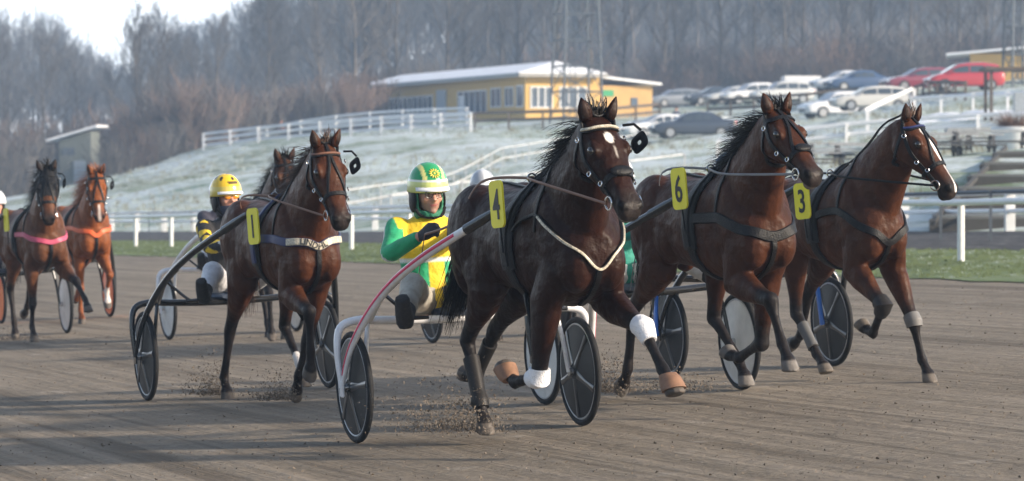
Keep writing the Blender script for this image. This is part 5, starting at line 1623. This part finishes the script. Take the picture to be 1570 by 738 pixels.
def helm_blue(q):
    out = np.tile(np.array((.06, .20, .38)), (len(q), 1)); out[(np.abs(q[:, 2] - .06) < .018)] = (.7, .72, .74); return out
def helm_white(q): return np.tile(np.array((.66, .66, .66)), (len(q), 1))
def fl(c): return lambda P: np.tile(np.array(c), (len(P), 1))
def muddy(P):
    z = smooth_noise(P, 22, 9); b = np.tile(np.array((.40, .37, .31)), (len(P), 1)); k = np.clip(z * 1.4 + .1, 0, .7)[:, None]; return b * (1 - k) + np.array((.16, .13, .10)) * k

def reins(H, Dm, J, label, m=M_brownleather):
    """pair of reins: bit ring - terret - hand"""
    Mh = H['root'].matrix_world.copy() if False else HM[H['root'].name]
    root = empty('reins', Matrix.Translation((Mh @ V((.2, 0, 1.3)))), label, 'reins'); inv = root.matrix_world.inverted()
    for s in (-1, 1):
        b = Mh @ H['HP'](.50, s * .085, -.045); t = Mh @ H['terret'][s]; hnd = Dm @ (J['wr%d' % s] + V((.075, 0, .01)))
        mid = Mh @ V((.78, s * .25, 1.53)); mid2 = t.lerp(hnd, .5) + V((0, 0, -.03))
        pts = cr([inv @ p for p in (b, mid, Mh @ V((.50, s * .24, 1.57)), t, Mh @ V((-.20, s * .24, 1.56)), mid2.lerp(hnd, .4), hnd)], 8)
        mb = MB(); mb.tube(pts, .0085, 8, side=(0, 0, 1), flat=.35)
        tail = hnd + V((0, 0, -.0)); 
        mb.tube(cr([inv @ hnd, inv @ (hnd + (Dm.to_3x3() @ V((-.10, 0, -.16)))), inv @ (hnd + (Dm.to_3x3() @ V((-.12, s * .05, -.42))))], 5), .008, 6, flat=.4)
        mb.build('rein', m, root)
HM = {}
def horse(ax, ay, th, L=1.55, dx=0, dl=0, dth=0, **k):
    x, y = fwd(ax, ay, th, L, dl); th += dth; x, y = fwd(x, y, th, dx - .28, 0)
    S = make_horse(dict(x=x, y=y, th=th, **k)); HM[S['root'].name] = on_track(x, y, th, k.get('lift', 0)) @ Matrix.Scale(k.get('sc', 1), 4); return S

TEAMS = {}
# ---- number 4, the leader
ax, ay, th = -.266, 21.2, 20
h4 = horse(ax, ay, th, L=1.58, dl=.04, dth=2.5, label='dark bay horse with a small white star wearing the number 4 in the front row', coat=(.021, .0072, .0042), blaze='star', num='4', seed=4,
    fr=((-32, -12, -82, -118, -100), -.09), fl=((-22, 72, 38, 52, 42), .08), hr=((24, -48, 26, 24, 5), -.03), hl=((0, -58, -46, -88, -79), -.09),
    sc=1.05, overcheck=False, poll=(1.11, -.08, 1.845), yaw=5, pitch=52, hs=1.02, hw=1.24, plate_off=(.03, .01, 0), deco_brow=M_goldt, nose_pad=True, blinkers=(1,), mane_side=-1, mane_blow=.8, mane_len=.23, lip=True,
    collar=dict(mat=M_leather, w=.015, z=1.10, v=.07, front=M_goldt, cut=2, rise=.11), tail_side=-.25,
    boots=[('fr', 'leg_bandage', M_whitecloth, (6, 10), 0, 0, .013), ('fl', 'leg_bandage', M_whitecloth, (6, 10), 0, 0, .010), ('fl', 'bell_boot', M_tan, None, 0, 0, 0), ('fr', 'bell_boot', M_tan, None, 0, 0, 0),
           ('hr', 'shin_boot', M_darkboot, (9, 14), 0, 0, .014), ('hl', 'shin_boot', M_darkboot, (9, 13), 0, 0, .012)])
make_sulky(ax, ay, th, 'silver framed sulky with a red stripe along the shaft, behind horse 4', M_silver, 'dark', 'dark', stripe=M_red, W=.775)
J4 = driver_joints(lean=-.06, hands=((.13, -.20, 1.315), (.24, .03, 1.29)), yaw=2, pitch=6, head=(-.25, -.01, 1.575))
D4 = on_track(*fwd(ax, ay, th, 0, -.11), th, -.06) @ Matrix.Scale(1.04, 4)
make_person(D4, 'person in a green and yellow jacket and green helmet seated behind horse 4', J4,
    dict(jacket=jacket_green, trousers=muddy, boots=(.018, .018, .02), gloves=(.022, .022, .026), beard=(.12, .10, .09), hood=(.02, .16, .09), emblem=mat('emblem_yellow', (.75, .62, .08), .4)), helm_green, ('glasses', mat('clear_lens', (.10, .09, .09), .05, coat=1, alpha=.25)))
reins(h4, D4, J4, 'brown leather reins running back from the mouth of horse 4')

# ---- number 6
ax, ay, th = .97, 23.84, 20
h6 = horse(ax, ay, th, L=1.56, dl=.05, dth=2.5, label='bay horse with a plain face wearing the number 6', coat=(.050, .0172, .0078), num='6', seed=6,
    fr=((-14, 76, 22, 34, 25), .04), fl=((-30, -8, -68, -100, -99), -.10), hr=((4, -54, -10, -40, 0), -.08), hl=((46, -22, 46, 36, 24), .08),
    sc=1.05, poll=(1.11, -.06, 1.87), yaw=6, pitch=42, hs=.97, plate_off=(.03, .0, .02), mane_len=.26, mane_blow=1.0, mane_n=620, lip=True, hoof=(.15, .137, .125), nose_pad=True,
    collar=dict(mat=M_leather, w=.055, z=1.12, v=.0), plate_yaw=11)
make_sulky(ax, ay, th, 'black framed sulky with white wheel covers drawn by horse 6', M_blackpaint, 'white', 'white', W=.775)
J6 = driver_joints(hands=((.18, -.08, 1.20), (.22, .06, 1.20)), yaw=0, head=(-.26, -.03, 1.585))
D6 = on_track(*fwd(ax, ay, th, 0), th)
make_person(D6, 'person in a teal jacket driving behind horse 6, mostly hidden', J6, dict(jacket=fl((.02, .26, .20)), trousers=fl((.68, .68, .66)), hood=(.03, .03, .03)), helm_white)
reins(h6, D6, J6, 'grey reins running back from the mouth of horse 6', mat('grey_webbing', (.15, .15, .16), .5))

# ---- number 3
ax, ay, th = 1.93, 26.1, 21
h3 = horse(ax, ay, th, L=1.58, dx=.10, dl=.04, dth=3, label='bay horse with a broad white blaze wearing the number 3 at the right', coat=(.058, .0205, .0092), blaze='blaze', num='3', seed=3, plate_off=(.03, -.02, -.06),
    fr=((-16, 56, -42, -110, -112), .04), fl=((-12, 30, 12, 36, 33), .07), hr=((40, -6, 40, 50, 35), .04), hl=((18, -52, -34, -62, -70), .12),
    poll=(1.12, .06, 1.90), yaw=28, pitch=54, mane_len=.16, mane_blow=.5, mane_n=260, mane=M_hairb, hoof=(.13, .112, .095), deco_brow=M_navy,
    collar=dict(mat=M_leather, w=.045, z=1.08, v=.06, rise=.03),
    boots=[('fr', 'knee_boot', M_darkboot, (6, 10), 0, 0, .016), ('fl', 'knee_boot', mat('grey_boot', (.16, .155, .15), .6), (6, 9), 0, 0, .013), ('hr', 'shin_boot', mat('grey_boot2', (.10, .10, .10), .6), (9, 12), 0, 0, .010)], plate_yaw=16)
make_sulky(ax, ay, th, 'black framed sulky with bright blue forks drawn by horse 3', M_blackpaint, 'dark', 'dark', fork=M_blue, W=.72)
J3 = driver_joints(hands=((.18, -.08, 1.20), (.22, .06, 1.20)), head=(-.26, 0, 1.57))
D3 = on_track(*fwd(ax, ay, th, 0), th)
make_person(D3, 'person in a blue helmet driving behind horse 3, hidden behind the withers of horse 6', J3, dict(jacket=fl((.05, .07, .16)), trousers=fl((.7, .7, .7)), hood=(.03, .03, .03)), helm_blue, ('goggles', M_amber))
reins(h3, D3, J3, 'black reins running back from the mouth of horse 3', M_leather)

# ---- number 1
ax, ay, th = -2.21, 26.45, 20
h1 = horse(ax, ay, th, L=1.58, dl=.05, dth=1.5, label='bay horse with a navy breast collar wearing the number 1', coat=(.059, .0200, .0088), num='1', seed=11,
    fr=((-18, 74, -6, -14, -17), .02), fl=((-40, -20, -24, -30, 10), -.14), hr=((4, -40, -22, 30, 9), -.08), hl=((30, -34, 44, 36, 10), .05), socks=('hl',),
    sc=1.02, poll=(1.12, 0, 1.89), yaw=3, pitch=60, plate_off=(.09, .04, -.08), mane_len=.25, mane_blow=1.1, mane=M_hairb, lip=True, blinkers=(1,), pad2=M_navy, deco_brow=M_brownleather,
    collar=dict(mat=M_navy, w=.050, z=1.20, v=.02, front=M_goldt, cut=3, text='LINDHL', tpos=.42, tx=1, tsign=-1), plate_yaw=14)
make_sulky(ax, ay, th, 'black framed sulky with dark disc wheels drawn by horse 1', M_blackpaint, 'dark', 'dark', W=.76)
J1 = driver_joints(hands=((.20, -.09, 1.22), (.25, .05, 1.24)), yaw=10, head=(-.25, -.02, 1.60))
D1 = on_track(*fwd(ax, ay, th, 0, .06), th)
make_person(D1, 'person in black jacket with yellow diamonds and yellow helmet behind horse 1', J1, dict(jacket=jacket_black, trousers=fl((.62, .62, .64)), hood=(.02, .025, .04), scarf=(.018, .022, .045)), helm_yellow, ('goggles', M_amber))
reins(h1, D1, J1, 'long brown reins running back from the mouth of horse 1')

# ---- the horse hidden behind number 1
ax, ay, th = -3.16, 37.0, 20
hE = horse(ax, ay, th, L=1.56, label='dark brown horse mostly hidden behind horse 1, only its ears and rump in view', coat=(.06, .026, .014), num='', seed=21,
    fr=((-30, 40, 0, 10, 10), 0), fl=((-40, -10, -20, 0, 10), 0), hr=((10, -40, -20, 0, 5), 0), hl=((35, -25, 20, 15, 10), 0), poll=(1.10, 0, 1.93), yaw=0, voxel=.014, mane_n=300)
make_sulky(ax, ay, th, 'silver framed sulky with white wheel covers behind the hidden brown horse', M_silver, 'white', 'white', fork=None, W=.745)
JE = driver_joints(); DE = on_track(ax, ay, th)
make_person(DE, 'person in a dark jacket and white helmet hidden behind the driver in yellow diamonds', JE, dict(jacket=fl((.03, .03, .05)), trousers=fl((.6, .6, .6)), hood=(.02, .02, .02)), helm_white, fine=False)

# ---- the two at the left
ax, ay, th = -6.13, 39.56, 20
hF = horse(ax, ay, th, L=1.56, dl=.12, dth=2, label='bay horse in a black hood and pink breast collar at the left edge', coat=(.105, .042, .02), mask=True, num='', seed=31,
    fr=((-40, -3, -19, 32, 30), 0), fl=((-10, 72, 46, 47, 24), .12), hr=((36, -39, 15, 11, 10), 0), hl=((15, -58, -40, -60, -60), 0), poll=(1.12, -.06, 1.97), yaw=-16, pitch=68, voxel=.013, mane_n=380, blinkers=(1,),
    collar=dict(mat=M_pink, w=.045, z=1.15))
make_sulky(ax, ay, th, 'black framed sulky with a white wheel cover behind the hooded horse', M_blackpaint, 'orange', 'white', W=.745)
JF = driver_joints(); DF = on_track(ax, ay, th)
make_person(DF, 'person in a dark jacket driving behind the hooded horse at the left edge', JF, dict(jacket=fl((.06, .06, .08)), trousers=fl((.6, .6, .6)), hood=(.02, .02, .02)), helm_white, fine=False)
ax, ay, th = -6.17, 44.15, 20
hG = horse(ax, ay, th, L=1.56, dl=.12, label='chestnut horse with a flaxen red mane and orange breast collar behind the hooded horse', coat=(.20, .062, .020), points=False, mane=M_hairc, muzzle=(.10, .05, .04), blaze='snip', seed=41,
    fr=((-46, -2, -12, 22, 20), 0), fl=((-26, 60, -40, 5, 30), -.02), hr=((36, -39, 15, 11, 10), 0), hl=((15, -58, -40, -60, -60), 0), poll=(1.12, -.02, 1.93), yaw=-8, pitch=66, voxel=.013, mane_len=.36, mane_n=520, blinkers=(1,),
    collar=dict(mat=M_orange, w=.045, z=1.18, v=.04), socks=('fl',))
make_sulky(ax, ay, th, 'sulky with orange wheel covers drawn by the chestnut horse', M_blackpaint, 'orange', 'orange', W=.745)
JG = driver_joints(); DG = on_track(ax, ay, th)
make_person(DG, 'person in an orange jacket driving behind the chestnut horse', JG, dict(jacket=fl((.5, .12, .03)), trousers=fl((.6, .6, .6)), hood=(.02, .02, .02)), helm_white, fine=False)
# ---- driver half hidden behind the back of number 4
ax, ay, th = -.13, 33.4, 20
hH = horse(ax, ay, th, L=1.56, label='brown horse hidden behind the head and neck of horse 4', coat=(.06, .026, .014), seed=51,
    fr=((-30, 40, 0, 10, 10), 0), fl=((-40, -10, -20, 0, 10), 0), hr=((10, -40, -20, 0, 5), 0), hl=((35, -25, 20, 15, 10), 0), poll=(1.02, -.05, 1.84), yaw=-5, voxel=.015, mane_n=200, mane_len=.15)
make_sulky(ax, ay, th, 'black framed sulky hidden behind horse 4', M_blackpaint, 'dark', 'dark', W=.72)
JH = driver_joints(head=(-.27, 0, 1.545)); DH = on_track(ax, ay, th)
make_person(DH, 'person in a striped grey helmet showing just above the back of horse 4', JH, dict(jacket=fl((.10, .10, .12)), trousers=fl((.6, .6, .6)), hood=(.03, .03, .03)), helm_grey, fine=False)

# ---- spectators by the parked cars
def stand_joints():
    J = dict(pel=V((0, 0, .95)), chest=V((0, 0, 1.25)), neck=V((0, 0, 1.48)), head=V((.02, 0, 1.63)))
    for s in (-1, 1):
        J['sh%d' % s] = V((0, s * .19, 1.41)); J['el%d' % s] = V((-.02, s * .25, 1.13)); J['wr%d' % s] = V((.14, s * .20, .98)); J['hip%d' % s] = V((0, s * .095, .92)); J['kn%d' % s] = V((.03, s * .10, .50)); J['an%d' % s] = V((0, s * .11, .09)); J['toe%d' % s] = V((.15, s * .13, .04))
    return J
for px, Y, yaw, jc, tc, lab, dz in [(1258, 219, -90, (.02, .025, .05), (.02, .02, .03), 'person in dark clothes standing by the brown fence near the white trailer', 0), (1375, 207, -120, (.05, .06, .09), (.03, .03, .04), 'person in a grey coat standing among the cars near the blue one', .3),
                                (1037, 208, -100, (.04, .05, .09), (.03, .03, .04), 'person in a navy jacket bending by the dark blue saloon', -.25), (341, 243, -90, (.05, .04, .05), (.03, .03, .03), 'person in dark clothes behind the left end of the white bank-top fence', 0), (431, 240, -90, (.10, .05, .04), (.03, .03, .03), 'person in a brown coat behind the white bank-top fence', 0)]:
    make_person(Matrix.Translation(onground(px, Y, dz)) @ Matrix.Rotation(R(yaw), 4, 'Z'), lab, stand_joints(), dict(jacket=fl(jc), trousers=fl(tc), cap=M_hairb), fine=False)

# ------------------------------------------------------------------ dirt thrown up by the hooves, loose clods
M_dirt = mat('loose_dirt', (.145, .118, .092), .95, var=.4, scale=30)
def spray(px, py, Y, w, h, n, label, smax=.011, back=1.0):
    mb = MB(); c = P3(px, py, Y)
    r = random.Random(int(px * 7 + py))
    for i in range(n):
        k = abs(r.gauss(0, .55)); p = c + V((-abs(r.gauss(0, .5)) * w * back + r.gauss(0, .22) * w, r.gauss(0, .35) * w + .2 * w, min(1.6, k) * h * r.random() ** .8))
        g = BANK * p.x
        if p.z < g + .004: p.z = g + .004
        s = smax * r.random() ** 3.4 + .0022
        a = [V((r.gauss(0, 1), r.gauss(0, 1), r.gauss(0, 1))).normalized() * s * r.uniform(.6, 1.3) for _ in range(4)]
        mb.add([p + q for q in a], [(0, 1, 2), (0, 2, 3), (0, 3, 1), (1, 3, 2)])
    o = mb.build('dirt_spray', M_dirt, None, False, fix=False); tag(o, label, 'dirt', kind='stuff')
spray(745, 662, 20.4, .50, .36, 6500, 'dirt thrown up behind the hind hoof of horse 4')
spray(960, 602, 23.6, .40, .36, 5000, 'dirt thrown up by the trailing hind hoof of horse 6')
spray(1080, 600, 23.2, .40, .16, 1200, 'dirt kicked up under horse 6')
spray(345, 606, 26.1, .28, .34, 3600, 'dirt thrown up by the hind hoof of horse 1')
spray(445, 614, 24.8, .28, .26, 2800, 'dirt thrown up by the fore hoof of horse 1')
spray(44, 522, 37.4, .40, .20, 1200, 'dirt thrown up by the hooded horse')
cl = MB(); r = random.Random(77)
for i in range(15000):
    y = 15.0 + 26 * r.random() ** 1.4; px = r.uniform(-20, 1590); x = (px - 785) / F * y
    s = .003 + .013 * r.random() ** 6
    a = [V((r.gauss(0, 1), r.gauss(0, 1), r.gauss(0, .7))).normalized() * s for _ in range(4)]; p = V((x, y, BANK * x + s * .25))
    cl.add([p + q for q in a], [(0, 1, 2), (0, 2, 3), (0, 3, 1), (1, 3, 2)])
o = cl.build('loose_clods', M_dirt, None, False, fix=False); tag(o, 'loose clods and crumbs of dirt scattered over the track', 'dirt', kind='stuff')
